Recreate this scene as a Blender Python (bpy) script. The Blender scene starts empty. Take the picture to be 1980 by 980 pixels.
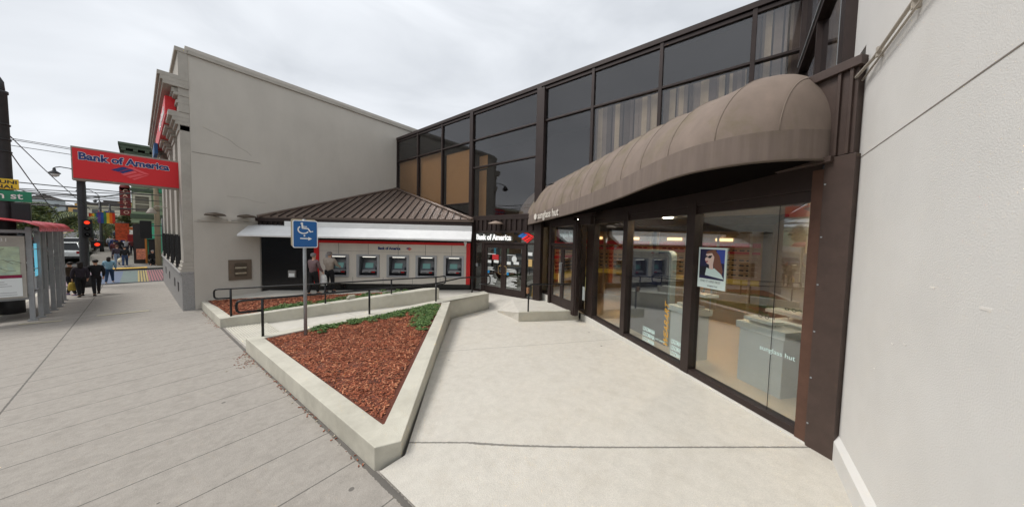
import bpy, math, random
import numpy as np
from mathutils import Vector, Matrix
R = math.radians
random.seed(7); rng = np.random.default_rng(7)
S = bpy.context.scene
COL = S.collection

# ------------------------------------------------------------------ camera
cd = bpy.data.cameras.new('camera'); cam = bpy.data.objects.new('camera', cd); COL.objects.link(cam)
cd.sensor_width = 36; cd.lens = 560/1980*36; cd.clip_start = .05; cd.clip_end = 3000
yaw, pitch, roll = R(52.3), R(2.75), R(1.3)
f = Vector((math.sin(yaw)*math.cos(pitch), math.cos(yaw)*math.cos(pitch), -math.sin(pitch)))
rt = Vector((math.cos(yaw), -math.sin(yaw), 0)); up = rt.cross(f)
r2 = rt*math.cos(roll)+up*math.sin(roll); u2 = -rt*math.sin(roll)+up*math.cos(roll)
cam.matrix_world = Matrix(((r2.x, u2.x, -f.x, 0), (r2.y, u2.y, -f.y, 0), (r2.z, u2.z, -f.z, 2.45), (0, 0, 0, 1)))
S.camera = cam

# ------------------------------------------------------------------ sky and light
SUN_EL, SUN_AZ = 55, 318
w = bpy.data.worlds.new('World'); S.world = w; w.use_nodes = True
nt = w.node_tree; nt.nodes.clear()
N = nt.nodes.new; L = nt.links.new
out = N('ShaderNodeOutputWorld')
bg = N('ShaderNodeBackground'); bg.inputs[1].default_value = .09
sky = N('ShaderNodeTexSky'); sky.sky_type = 'NISHITA'; sky.sun_disc = False
sky.sun_elevation = R(SUN_EL); sky.sun_rotation = R(SUN_AZ); sky.dust_density = 4; sky.air_density = 1.2
tc = N('ShaderNodeTexCoord'); mp = N('ShaderNodeMapping'); mp.inputs['Scale'].default_value = (1, 1, 2.6)
mp.inputs['Rotation'].default_value = (0, 0, .6)
n1 = N('ShaderNodeTexNoise'); n1.inputs['Scale'].default_value = 1.9; n1.inputs['Detail'].default_value = 5; n1.inputs['Roughness'].default_value = .5
n1.inputs['Distortion'].default_value = .5
cr = N('ShaderNodeValToRGB'); e = cr.color_ramp.elements
e[0].position = .32; e[0].color = (5.0, 5.25, 5.6, 1); e[1].position = .68; e[1].color = (7.3, 7.55, 7.9, 1)
mx = N('ShaderNodeMix'); mx.data_type = 'RGBA'; mx.inputs[0].default_value = .95
L(tc.outputs['Generated'], mp.inputs[0]); L(mp.outputs[0], n1.inputs[0]); L(n1.outputs[0], cr.inputs[0])
L(sky.outputs[0], mx.inputs[6]); L(cr.outputs[0], mx.inputs[7]); L(mx.outputs[2], bg.inputs[0]); L(bg.outputs[0], out.inputs[0])
sd = bpy.data.lights.new('sun', 'SUN'); sd.energy = 1.75; sd.angle = R(22); sd.color = (1, .97, .93)
so = bpy.data.objects.new('sun', sd); COL.objects.link(so)
az = R(SUN_AZ)
sdir = Vector((math.sin(az)*math.cos(R(SUN_EL)), math.cos(az)*math.cos(R(SUN_EL)), math.sin(R(SUN_EL))))
so.rotation_euler = sdir.to_track_quat('Z', 'Y').to_euler()
S.view_settings.view_transform = 'Standard'; S.view_settings.look = 'None'; S.view_settings.gamma = 1
S.view_settings.exposure = .58
S.render.engine = 'CYCLES'
S.cycles.max_bounces = 8; S.cycles.transparent_max_bounces = 12; S.cycles.glossy_bounces = 4

# ------------------------------------------------------------------ materials
MATS = {}
def srgb(c):
    return tuple(((v/255)/12.92 if v/255 <= .04045 else ((v/255+.055)/1.055)**2.4) for v in c)
def mat(name, col, rough=.7, metal=0, var=.12, scale=3, bump=0, bscale=60, emit=0, dirt=0, dirtcol=None, streak=False, spec=.5):
    if name in MATS: return MATS[name]
    m = bpy.data.materials.new(name); m.use_nodes = True; t = m.node_tree; P = t.nodes['Principled BSDF']
    n = t.nodes.new; l = t.links.new
    P.inputs['Roughness'].default_value = rough; P.inputs['Metallic'].default_value = metal
    P.inputs['Specular IOR Level'].default_value = spec
    c = t.nodes.new('ShaderNodeTexCoord')
    if var:
        no = n('ShaderNodeTexNoise'); no.inputs['Scale'].default_value = scale; no.inputs['Detail'].default_value = 7; no.inputs['Roughness'].default_value = .62
        if streak:
            mp = n('ShaderNodeMapping'); mp.inputs['Scale'].default_value = (1, 1, .12) if streak is True else streak
            l(c.outputs['Object'], mp.inputs[0]); l(mp.outputs[0], no.inputs[0])
        else: l(c.outputs['Object'], no.inputs[0])
        r = n('ShaderNodeValToRGB'); r.color_ramp.elements[0].position = .3; r.color_ramp.elements[1].position = .7
        r.color_ramp.elements[0].color = (*[v*(1-var) for v in col], 1); r.color_ramp.elements[1].color = (*[min(1, v*(1+var)) for v in col], 1)
        l(no.outputs[0], r.inputs[0]); last = r.outputs[0]
        if dirt:
            n2 = n('ShaderNodeTexNoise'); n2.inputs['Scale'].default_value = scale*.35; n2.inputs['Detail'].default_value = 9; n2.inputs['Roughness'].default_value = .7
            l(c.outputs['Object'], n2.inputs[0])
            r2 = n('ShaderNodeValToRGB'); r2.color_ramp.elements[0].position = .48; r2.color_ramp.elements[1].position = .75
            l(n2.outputs[0], r2.inputs[0]); ml = n('ShaderNodeMath'); ml.operation = 'MULTIPLY'; ml.inputs[1].default_value = dirt; l(r2.outputs[0], ml.inputs[0])
            mxx = n('ShaderNodeMix'); mxx.data_type = 'RGBA'; mxx.inputs[7].default_value = (*(dirtcol or [v*.5 for v in col]), 1)
            l(ml.outputs[0], mxx.inputs[0]); l(last, mxx.inputs[6]); last = mxx.outputs[2]
        l(last, P.inputs['Base Color'])
    else: P.inputs['Base Color'].default_value = (*col, 1)
    if bump:
        nb = n('ShaderNodeTexNoise'); nb.inputs['Scale'].default_value = bscale; nb.inputs['Detail'].default_value = 4
        l(c.outputs['Object'], nb.inputs[0]); b = n('ShaderNodeBump'); b.inputs['Strength'].default_value = min(1, bump); b.inputs['Distance'].default_value = .01
        l(nb.outputs[0], b.inputs['Height']); l(b.outputs[0], P.inputs['Normal'])
    if emit:
        P.inputs['Emission Color'].default_value = (*col, 1); P.inputs['Emission Strength'].default_value = emit
    MATS[name] = m; return m
def glass(name, tint, ior=1.5, refl=(1, 1, 1), rough=0.0, wav=0):
    if name in MATS: return MATS[name]
    m = bpy.data.materials.new(name); m.use_nodes = True; t = m.node_tree; t.nodes.clear(); n = t.nodes.new; l = t.links.new
    o = n('ShaderNodeOutputMaterial'); a = n('ShaderNodeBsdfTransparent'); a.inputs[0].default_value = (*tint, 1)
    g = n('ShaderNodeBsdfGlossy'); g.inputs[0].default_value = (*refl, 1); g.inputs['Roughness'].default_value = rough
    mi = n('ShaderNodeMixShader'); ge = n('ShaderNodeNewGeometry'); dt = n('ShaderNodeVectorMath'); dt.operation = 'DOT_PRODUCT'
    l(ge.outputs['Incoming'], dt.inputs[0]); l(ge.outputs['Normal'], dt.inputs[1])
    def mth(op, a_, b_):
        q = n('ShaderNodeMath'); q.operation = op
        for i, v in enumerate((a_, b_)):
            if isinstance(v, (int, float)): q.inputs[i].default_value = v
            elif v is not None: l(v, q.inputs[i])
        return q.outputs[0]
    f0 = ((ior-1)/(ior+1))**2; c5 = mth('POWER', mth('SUBTRACT', 1.0, mth('ABSOLUTE', dt.outputs['Value'], None)), 5.0)
    fres = mth('ADD', mth('MULTIPLY', c5, 1-f0), f0)   # Schlick, the same from both sides of the sheet
    if wav:
        c = n('ShaderNodeTexCoord'); nb = n('ShaderNodeTexNoise'); nb.inputs['Scale'].default_value = .9; nb.inputs['Detail'].default_value = 1
        l(c.outputs['Object'], nb.inputs[0]); b = n('ShaderNodeBump'); b.inputs['Strength'].default_value = wav; b.inputs['Distance'].default_value = .02
        l(nb.outputs[0], b.inputs['Height']); l(b.outputs[0], g.inputs['Normal'])
    l(fres, mi.inputs[0]); l(a.outputs[0], mi.inputs[1]); l(g.outputs[0], mi.inputs[2]); l(mi.outputs[0], o.inputs[0])
    MATS[name] = m; return m
def flat(name, rgb, rough=.6, emit=0, metal=0): return mat(name, srgb(rgb), rough, metal, 0, emit=emit)

# ------------------------------------------------------------------ mesh builder
class MB:
    def __init__(s, M=None): s.v = []; s.f = []; s.m = []; s.M = M or Matrix.Identity(4); s.sm = []
    def add(s, vs, fs, mi=0, smooth=False):
        b = len(s.v); s.v += [tuple(s.M @ Vector(p)) for p in vs]
        s.f += [tuple(i+b for i in q) for q in fs]; s.m += [mi]*len(fs); s.sm += [smooth]*len(fs); return s
    def box(s, x0, x1, y0, y1, z0, z1, mi=0, rz=0, c=None):
        vs = [(x, y, z) for z in (z0, z1) for y in (y0, y1) for x in (x0, x1)]
        if rz:
            cx, cy = c or ((x0+x1)/2, (y0+y1)/2); ca, sa = math.cos(rz), math.sin(rz)
            vs = [(cx+(x-cx)*ca-(y-cy)*sa, cy+(x-cx)*sa+(y-cy)*ca, z) for x, y, z in vs]
        return s.add(vs, [(0, 2, 3, 1), (4, 5, 7, 6), (0, 1, 5, 4), (2, 6, 7, 3), (0, 4, 6, 2), (1, 3, 7, 5)], mi)
    def prism(s, pts, z0, z1, mi=0):   # pts ccw; z may be list
        n = len(pts); a = z0 if hasattr(z0, '__len__') else [z0]*n; b = z1 if hasattr(z1, '__len__') else [z1]*n
        vs = [(p[0], p[1], a[i]) for i, p in enumerate(pts)]+[(p[0], p[1], b[i]) for i, p in enumerate(pts)]
        return s.add(vs, [tuple(range(n))[::-1], tuple(range(n, 2*n))]+[(i, (i+1) % n, n+(i+1) % n, n+i) for i in range(n)], mi)
    def outline(s, pts, y0, y1, mi=0):  # polygon in x-z plane, extruded along y
        n = len(pts); vs = [(p[0], y0, p[1]) for p in pts]+[(p[0], y1, p[1]) for p in pts]
        return s.add(vs, [tuple(range(n)), tuple(range(n, 2*n))[::-1]]+[(i, n+i, n+(i+1) % n, (i+1) % n) for i in range(n)], mi)
    def tube(s, path, r, n=8, mi=0, caps=True):
        P = [Vector(p) for p in path]; rs = r if hasattr(r, '__len__') else [r]*len(P); vs = []; fs = []
        prev = None
        for i, p in enumerate(P):
            d = (P[min(i+1, len(P)-1)]-P[max(i-1, 0)]).normalized()
            a = Vector((0, 0, 1)) if abs(d.z) < .9 else Vector((1, 0, 0))
            if prev is not None: a = prev
            x = (a-d*a.dot(d)).normalized(); y = d.cross(x); prev = x
            for k in range(n):
                t = 2*math.pi*k/n; vs.append(tuple(p+(x*math.cos(t)+y*math.sin(t))*rs[i]))
        for i in range(len(P)-1):
            for k in range(n): fs.append((i*n+k, i*n+(k+1) % n, (i+1)*n+(k+1) % n, (i+1)*n+k))
        if caps: fs += [tuple(range(n))[::-1], tuple(range((len(P)-1)*n, len(P)*n))]
        return s.add(vs, fs, mi, True)
    def lathe(s, prof, c=(0, 0, 0), n=14, mi=0):
        return s.tube([(c[0], c[1], c[2]+z) for r, z in prof], [max(r, .001) for r, z in prof], n, mi)
    def grid(s, rows, mi=0, smooth=True):
        h = len(rows); w_ = len(rows[0])
        return s.add([p for r in rows for p in r], [(i*w_+j, i*w_+j+1, (i+1)*w_+j+1, (i+1)*w_+j) for i in range(h-1) for j in range(w_-1)], mi, smooth)
    def ell(s, c, r, n=10, mi=0, M=None):
        vs = []; h = n//2+1
        for i in range(h+1):
            a = math.pi*i/h
            for j in range(n):
                b = 2*math.pi*j/n; vs.append((c[0]+r[0]*math.sin(a)*math.cos(b), c[1]+r[1]*math.sin(a)*math.sin(b), c[2]+r[2]*math.cos(a)))
        return s.add(vs, [(i*n+j, (i+1)*n+j, (i+1)*n+(j+1) % n, i*n+(j+1) % n) for i in range(h) for j in range(n)], mi, True)
    def build(s, name, mats, parent=None, label=None, bevel=0):
        me = bpy.data.meshes.new(name); me.from_pydata(s.v, [], s.f)
        for m in (mats if isinstance(mats, (list, tuple)) else [mats]): me.materials.append(m)
        me.polygons.foreach_set('material_index', s.m); me.polygons.foreach_set('use_smooth', s.sm)
        me.validate(); me.update()
        o = bpy.data.objects.new(name, me); COL.objects.link(o)
        if parent is not None: attach(o, parent)
        if label: o['label'] = label
        if bevel:
            b = o.modifiers.new('bevel', 'BEVEL'); b.width = bevel; b.segments = 2; b.limit_method = 'ANGLE'; b.angle_limit = R(40)
        return o
def attach(o, parent):
    M = Matrix.Identity(4); p = parent
    while p is not None:
        M = (Matrix.Translation(p.location) @ p.rotation_euler.to_matrix().to_4x4()) @ (p.matrix_parent_inverse if p.parent else Matrix.Identity(4)) @ M if False else M
        p = None
    o.parent = parent; o.matrix_parent_inverse = wm(parent).inverted()
def wm(o):
    b = Matrix.Translation(o.location) @ o.rotation_euler.to_matrix().to_4x4() @ Matrix.Diagonal((*o.scale, 1))
    return b if o.parent is None else wm(o.parent) @ o.matrix_parent_inverse @ b
def tag(o, label, cat, group=None):
    o['label'] = label; o['category'] = cat
    if group: o['group'] = group
    return o
def thing(name, label, cat, loc=(0, 0, 0), rz=0, group=None):
    o = bpy.data.objects.new(name, None); o.empty_display_size = .2; COL.objects.link(o); o.location = loc; o.rotation_euler = (0, 0, rz)
    return tag(o, label, cat, group)
def struct(o): o['kind'] = 'structure'; return o
def stuff(o): o['kind'] = 'stuff'; return o
def dup(root, loc, rz=None, label=None, scale=None):
    r = root.copy(); COL.objects.link(r); r.location = loc
    if rz is not None: r.rotation_euler = (0, 0, rz)
    if scale: r.scale = (scale,)*3
    if label: r['label'] = label
    for ch in root.children:
        c = ch.copy(); COL.objects.link(c); c.parent = r
        for g in ch.children:
            d = g.copy(); COL.objects.link(d); d.parent = c
    return r
def frame(o, deg, z=0):   # deg: compass direction of the viewer's right along the wall (0 = +Y, 90 = +X); local x right, y into the wall, z up
    a = R(deg); u = (math.sin(a), math.cos(a)); fi = (-u[1], u[0])
    return Matrix(((u[0], fi[0], 0, o[0]), (u[1], fi[1], 0, o[1]), (0, 0, 1, z), (0, 0, 0, 1)))
def text(name, s, M, size, m, parent, x=0, z=0, y=0, ext=.004, bold=0, align='LEFT', sx=1, rot=0, shear=0, label=None):
    c = bpy.data.curves.new(name, 'FONT'); c.body = s; c.size = size; c.extrude = ext; c.offset = bold; c.align_x = align; c.resolution_u = 3; c.shear = shear
    t = bpy.data.objects.new(name, c); COL.objects.link(t)
    dg = bpy.context.evaluated_depsgraph_get(); me = bpy.data.meshes.new_from_object(t.evaluated_get(dg))
    bpy.data.objects.remove(t); bpy.data.curves.remove(c)
    X = M @ Matrix.Translation((x, y, z)) @ Matrix.Rotation(rot, 4, 'Y') @ Matrix.Rotation(R(90), 4, 'X') @ Matrix.Diagonal((sx, 1, 1, 1))
    me.transform(X); me.materials.clear(); me.materials.append(m); me.name = name
    o = bpy.data.objects.new(name, me); COL.objects.link(o)
    if parent is not None: attach(o, parent)
    if label: o['label'] = label
    return o

# ------------------------------------------------------------------ palette
brown = mat('brown_anodised', srgb((54, 43, 40)), .45, .3, .15, 4)
brown2 = mat('brown_steel', srgb((74, 60, 54)), .5, .2, .15, 6, bump=.1)
darkm = flat('dark_metal', (30, 29, 30), .4)
black = mat('black_paint', srgb((20, 20, 22)), .35, .2, .2, 8)
stucco = mat('stucco_light', srgb((218, 216, 212)), .9, 0, .04, 1.4, bump=.3, bscale=95, dirt=.2, dirtcol=srgb((196, 190, 182)))
wallm = mat('smooth_render', srgb((190, 184, 174)), .85, 0, .04, .9, bump=.2, bscale=8, dirt=.25, dirtcol=srgb((158, 151, 140)), streak=(1.6, 1.6, .5))
stone = mat('painted_stone', srgb((172, 166, 156)), .8, 0, .1, 2, bump=.15, bscale=20, dirt=.4, dirtcol=srgb((120, 112, 100)))
granite = mat('granite', srgb((150, 148, 146)), .6, 0, .2, 30, dirt=.3)
conc = mat('cast_concrete', srgb((194, 190, 176)), .85, 0, .09, 2.5, bump=.35, bscale=70, dirt=.5, dirtcol=srgb((132, 127, 112)))
white = mat('white_metal', srgb((230, 230, 229)), .6, 0, .05, 3, dirt=.15)
red = flat('red_panel', (214, 20, 30), .45)
redm = flat('red_band', (205, 22, 24), .35)
navy = flat('navy_letter', (24, 42, 110), .4)
whitep = flat('white_vinyl', (235, 238, 236), .5)
gls = glass('shop_glass', (.91, .94, .94), 2.25, (.95, .98, .98))
glt = glass('tinted_glass', (.80, .78, .76), 1.75, (.84, .85, .88))
galv = mat('galvanised_steel', srgb((148, 152, 154)), .5, .1, .15, 20)

def groove_mat(name, col, lines, var=.1, scale=5, dirt=.35, dirtcol=None, bump=.3, spots=.0, rough=.85, stretch=None, speck=.5):
    # concrete with score joints: lines = list of (nx, ny, offset, spacing (0 = single), half width)
    m = mat(name, col, rough, 0, var, scale, bump=bump, bscale=90, dirt=dirt, dirtcol=dirtcol, streak=stretch or False)
    t = m.node_tree; n = t.nodes.new; l = t.links.new; P = t.nodes['Principled BSDF']
    src = P.inputs['Base Color'].links[0].from_socket; c = n('ShaderNodeTexCoord'); sp = n('ShaderNodeSeparateXYZ'); l(c.outputs['Object'], sp.inputs[0])
    def mth(op, a, b=None):
        q = n('ShaderNodeMath'); q.operation = op
        for i, v in enumerate((a, b)):
            if v is None: continue
            if isinstance(v, (int, float)): q.inputs[i].default_value = v
            else: l(v, q.inputs[i])
        return q.outputs[0]
    wob = n('ShaderNodeTexNoise'); wob.inputs['Scale'].default_value = 30; l(c.outputs['Object'], wob.inputs[0])
    tot = None
    for nx, ny, off, spc, hw in lines:
        d = mth('SUBTRACT', mth('ADD', mth('MULTIPLY', sp.outputs[0], nx), mth('MULTIPLY', sp.outputs[1], ny)), off)
        if spc: d = mth('SUBTRACT', mth('FLOORED_MODULO' if False else 'WRAP', d, spc/2) if False else mth('MULTIPLY', mth('SUBTRACT', mth('FRACT', mth('ADD', mth('DIVIDE', d, spc), .5)), .5), spc), 0)
        k = mth('LESS_THAN', mth('ABSOLUTE', d), mth('ADD', mth('MULTIPLY', wob.outputs[0], hw*1.2), hw*.35))
        tot = k if tot is None else mth('MAXIMUM', tot, k)
    fn = n('ShaderNodeTexNoise'); fn.inputs['Scale'].default_value = 110; fn.inputs['Detail'].default_value = 3; l(c.outputs['Object'], fn.inputs[0])
    sc_ = mth('ADD', mth('MULTIPLY', fn.outputs[0], speck), 1-speck*.5); vm = n('ShaderNodeVectorMath'); vm.operation = 'SCALE'; l(src, vm.inputs[0]); l(sc_, vm.inputs['Scale']); src = vm.outputs[0]
    mi = n('ShaderNodeMix'); mi.data_type = 'RGBA'; mi.inputs[7].default_value = (*[v*.28 for v in col], 1)
    l(mth('MULTIPLY', tot, .85), mi.inputs[0]); l(src, mi.inputs[6]); last = mi.outputs[2]
    if spots:
        vo = n('ShaderNodeTexVoronoi'); vo.inputs['Scale'].default_value = 2.2; l(c.outputs['Object'], vo.inputs[0])
        wn = n('ShaderNodeTexWhiteNoise'); l(vo.outputs['Position'], wn.inputs[0])
        k = mth('LESS_THAN', vo.outputs['Distance'], mth('MULTIPLY', mth('MAXIMUM', mth('SUBTRACT', wn.outputs[0], .45), 0), .12))
        m2 = n('ShaderNodeMix'); m2.data_type = 'RGBA'; m2.inputs[7].default_value = (*srgb((88, 84, 80)), 1)
        l(mth('MULTIPLY', k, spots), m2.inputs[0]); l(last, m2.inputs[6]); last = m2.outputs[2]
    l(last, P.inputs['Base Color']); return m

# ------------------------------------------------------------------ terrain
YS = [-60, 0, 3.5, 8.75, 12.2, 17.8, 28, 40, 50, 60, 90, 150, 300, 3000]
ZS = [1.4, .10, 0, -.2, -.32, -.5, -.72, -.7, -.15, .3, 1.2, 2.4, 4, 20]
def SZ(y): return float(np.interp(y, YS, ZS))
def sw(x, y): return SZ(y)+.03*(max(x, -4)-1.45)*(1 if y < 26 else max(0, (30-y)/4))
def rd(x, y): return SZ(y)-float(np.interp(y, [24, 29, 40, 45], [.29, .08, .08, .16]))
yy = sorted(set(list(np.arange(-60, 60, 1.0))+list(np.arange(60, 200, 10))+[250, 300, 600, 1500, 3000]+YS))
MB().grid([[(x, y, rd(x, y)-.06) for x in (-2500, -200, -60, -20, -10, 0, 10, 30, 100, 2500)] for y in yy]).build('ground', mat('earth', srgb((120, 118, 112)), .9, 0, .1, .3))
struct(bpy.data.objects['ground'])
asph = mat('asphalt', (.055, .055, .056), .85, 0, .2, 6, bump=.4, bscale=80, dirt=.3, dirtcol=(.09, .09, .088))
ry = [y for y in yy if y < 310]
struct(MB().grid([[(x, y, rd(x, y)-.01) for x in np.linspace(-17.5, -3.2, 4)] for y in ry]).build('road', asph))
struct(MB().grid([[(x, y, rd(x, y)-.006) for y in np.linspace(29.2, 39.6, 6)] for x in (-120, -60, -20, -10, -3.2, 0, 3, 10, 40, 120)]).build('cross_street', asph))
sidem = groove_mat('sidewalk_concrete', srgb((153, 147, 139)), [(0, 1, 3.17, .762, .008), (1, 0, -1.3, 0, .012), (1, 0, 1.43, 0, .03)], .1, 12, .45, srgb((124, 118, 110)), .5, .8, stretch=(1, 1, 1))
ny = sorted(set(list(np.arange(-30, 29.2, .5))+[29.0]))
m_ = MB(); m_.grid([[(x, y, sw(x, y)) for x in np.linspace(-3.05, 1.5, 8)] for y in ny]); m_.build('sidewalk', sidem); struct(bpy.data.objects['sidewalk'])
m_ = MB()
for a, b in zip(ny[:-1], ny[1:]):
    m_.add([(-3.2, a, sw(-3.2, a)-.3), (-3.2, b, sw(-3.2, b)-.3), (-3.2, b, sw(-3.2, b)+.002), (-3.2, a, sw(-3.2, a)+.002), (-3.05, a, sw(-3.05, a)+.002), (-3.05, b, sw(-3.05, b)+.002)], [(0, 1, 2, 3), (3, 2, 5, 4)])
struct(m_.build('kerb', conc))
farside = mat('far_sidewalk', srgb((118, 114, 108)), .9, 0, .15, 4)
struct(MB().grid([[(x, y, SZ(y)+.02) for x in (-2.9, 0, 3, 30)] for y in (39.6, 40.5, 41.5, 42.5, 44)]).build('far_pavement', farside))
struct(MB().grid([[(x, y, SZ(y)+.02) for x in (-2.9, -1.5, 0.4)] for y in range(44, 300, 4)]).build('far_street_pavement', farside))
struct(MB().grid([[(x, y, SZ(y)-.02) for x in (-23, -20, -17.5)] for y in yy if -40 < y < 300]).build('opposite_pavement', farside))
# rainbow crossing, tactile strip, road markings
bands = [(-3.1, -1.75, (146, 122, 130)), (-1.75, -.75, (88, 100, 122)), (-.75, -.05, (96, 110, 106)), (-.05, .4, (158, 140, 86)), (.4, 1.3, (146, 92, 96))]
m_ = MB(); ms = []
for i, (a, b, c) in enumerate(bands):
    ms.append(mat(f'crossing_{i}', srgb(c), .8, 0, .12, 4, dirt=.4, dirtcol=srgb((110, 108, 110))))
    if i in (3, 4):
        x = a
        while x < b-.02:
            m_.add([(x, 30.2, rd(x, 30.2)+.004), (x+.075, 30.2, rd(x, 30.2)+.004), (x+.075, 38.6, rd(x, 38.6)+.004), (x, 38.6, rd(x, 38.6)+.004)], [(0, 1, 2, 3)], i); x += .12
    else: m_.add([(a, 30.2, rd(a, 30.2)+.004), (b, 30.2, rd(b, 30.2)+.004), (b, 38.6, rd(b, 38.6)+.004), (a, 38.6, rd(a, 38.6)+.004)], [(0, 1, 2, 3)], i)
struct(m_.build('rainbow_crosswalk', ms))
tag(MB().box(-1.55, .45, 39.75, 40.5, SZ(40)+.02, SZ(40)+.05).build('tactile_strip', mat('tactile_yellow', srgb((224, 178, 52)), .7)), 'yellow tactile paving strip at the far end of the rainbow crosswalk', 'tactile strip')
wpaint = mat('road_paint', srgb((205, 205, 200)), .7, 0, .1, 5, dirt=.4); ypaint = mat('road_paint_yellow', srgb((214, 170, 60)), .7, 0, .1, 5, dirt=.4)
m_ = MB()
for y0, y1 in ((28.4, 28.8), (40.8, 41.2)): m_.add([(-17, y0, rd(0, y0)), (-3.6, y0, rd(0, y0)), (-3.6, y1, rd(0, y1)), (-17, y1, rd(0, y1))], [(0, 1, 2, 3)])
struct(m_.build('stop_lines', wpaint))
m_ = MB()
for x in (-10.3, -10.0):
    for a in list(range(-30, 27, 3))+list(range(42, 160, 4)):
        b = a+(3 if a < 40 else 4); m_.add([(x, a, rd(x, a)), (x+.1, a, rd(x, a)), (x+.1, b, rd(x, b)), (x, b, rd(x, b))], [(0, 1, 2, 3)])
struct(m_.build('centre_lines', ypaint))
# worn cream strips set in the sidewalk
for i, ((xa, ya), (xb, yb), lb) in enumerate([((-.95, 17.6), (.2, 17.2), 'worn cream paint strip across the sidewalk before the bank building'), ((-2.4, 17.9), (-1.6, 17.5), 'worn cream paint strip on the sidewalk at the foot of the bus shelter')]):
    q = MB().add([(xa, ya, sw(xa, ya)+.004), (xb, yb, sw(xb, yb)+.004), (xb, yb+.22, sw(xb, yb)+.0), (xa, ya+.22, sw(xa, ya)+.0)], [(0, 1, 2, 3)]).build('paint_strip', mat('cream_paint', srgb((176, 168, 145)), .8, 0, .15, 8))
    q.location.z = .006; tag(q, lb, 'paint strip', 'paint strips on the sidewalk')

# ------------------------------------------------------------------ plaza
plazam = groove_mat('plaza_concrete', srgb((196, 191, 181)), [(.776, .631, 3.23, 0, .014), (.62, .78, 6.35, 0, .007), (.3, .954, 6.5+2.05, 0, .006)], .06, 9, .38, srgb((168, 160, 146)), .5, .9, stretch=(1, 1, 1))
rows = [((1.45, -1.3, .10), (4.95, -1.3, .08)), ((1.46, 2.78, .05), (5.2, -.75, .08)), ((1.70, 2.70, .12), (5.8, -.05, .07)), ((3.2, 4.25, .02), (6.6, .75, .05)),
        ((4.7, 5.75, -.06), (7.65, 2.0, 0)), ((6.1, 7.1, -.13), (8.8, 3.45, -.1)), ((7.9, 7.1, -.12), (8.95, 4.0, -.12)), ((8.2, 7.5, .0), (9.4, 5.3, .14)),
        ((8.2, 8.2, .07), (9.5, 6.15, .15)), ((8.2, 9.2, .09), (9.6, 7.0, .13)), ((8.3, 9.9, .09), (9.5, 9.9, .1))]
pr = []
for (a, b) in zip(rows[:-1], rows[1:]):
    for k in range(3):
        t = k/3; Lp = Vector(a[0]).lerp(Vector(b[0]), t); Rp = Vector(a[1]).lerp(Vector(b[1]), t)
        pr.append([tuple(Lp.lerp(Rp, j/10)) for j in range(11)])
pr.append([tuple(Vector(rows[-1][0]).lerp(Vector(rows[-1][1]), j/10)) for j in range(11)])
struct(MB().grid(pr).build('plaza_paving', plazam))
# access ramp and landing
rampm = groove_mat('ramp_concrete', srgb((196, 192, 182)), [(1, 0, 4.2, 0, .006)], .07, 3, .4, srgb((165, 160, 148)), .3, .4, stretch=(1, 1, 1))
rl = [((1.42, 8.55, -.215), (1.42, 11.7, -.315)), ((2.5, 8.35, -.2), (2.5, 11.1, -.25)), ((4.2, 7.95, -.07), (4.2, 10.2, -.1)), ((6.2, 7.35, .06), (6.9, 8.95, .03)), ((7.2, 7.85, .09), (7.2, 9.6, .09)), ((8.3, 7.6, .1), (8.4, 9.9, .1)), ((8.3, 9.9, .1), (8.5, 10.3, .1))]
struct(MB().grid([[tuple(Vector(a).lerp(Vector(b), j/6)) for j in range(7)] for a, b in rl]).build('access_ramp', rampm))
m_ = MB().add([(1.6, 16, -.15), (1.45, 17.2, -.16), (3.3, 16, .0), (3.4, 15.7, .05), (9.3, 9.4, .12), (8.3, 8.9, .1), (7.0, 8.9, .1), (5.9, 11.3, .1), (3.5, 13.7, .08), (1.65, 16.0, -.14)], [(9, 8, 3, 2), (8, 7, 4, 3), (7, 6, 5, 4), (0, 9, 2, 1)])
struct(m_.build('bank_landing', rampm))
# tactile ridged strip at the ramp foot
m_ = MB().add([(1.5, 8.6, -.19), (2.35, 8.4, -.188), (2.35, 11.15, -.235), (1.5, 11.6, -.295)], [(0, 1, 2, 3)])
for k in range(16):
    x = 1.52+k*.052; t = (x-1.5)/.85; ya = 8.6-.2*t; yb = 11.6-.45*t; za = -.19; zb = -.295+.06*t
    m_.add([(x, ya, za), (x+.022, ya, za), (x+.022, yb, zb), (x, yb, zb), (x, ya, za+.018), (x+.022, ya, za+.018), (x+.022, yb, zb+.018), (x, yb, zb+.018)], [(4, 5, 6, 7), (0, 4, 7, 3), (1, 2, 6, 5)], 1)
tag(m_.build('ridged_strip', [rampm, conc]), 'ridged concrete warning strip at the foot of the ramp', 'warning strip')

# ------------------------------------------------------------------ planters
def wallring(name, outer, inner, zo, zb, parent):
    n = len(outer); m = MB(); vs = []
    for i in range(n):
        vs += [(*outer[i], zb), (*outer[i], zo[i]), (*inner[i], zo[i]), (*inner[i], zb)]
    fs = []
    for i in range(n):
        j = (i+1) % n
        for k in range(3): fs.append((i*4+k, j*4+k, j*4+k+1, i*4+k+1))
    m.add(vs, fs); return m.build(name, conc, parent, bevel=.012)
pt = thing('planter', 'triangular concrete planter full of red bark beside the open plaza', 'planter', (1.47, 2.9, 0))
outer = [(1.45, 2.86), (1.68, 2.74), (6.12, 7.18), (7.92, 7.16), (8.12, 7.58), (7.1, 7.72), (6.0, 7.55), (1.43, 8.6)]
inner = [(1.70, 3.16), (1.72, 3.16), (5.72, 7.12), (5.76, 7.15), (5.78, 7.17), (5.76, 7.2), (5.70, 7.22), (1.70, 8.33)]
ztop = [.27, .27, .45, .45, .45, .45, .45, .11]
wallring('planter_wall', outer, inner, ztop, -.7, pt)
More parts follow.
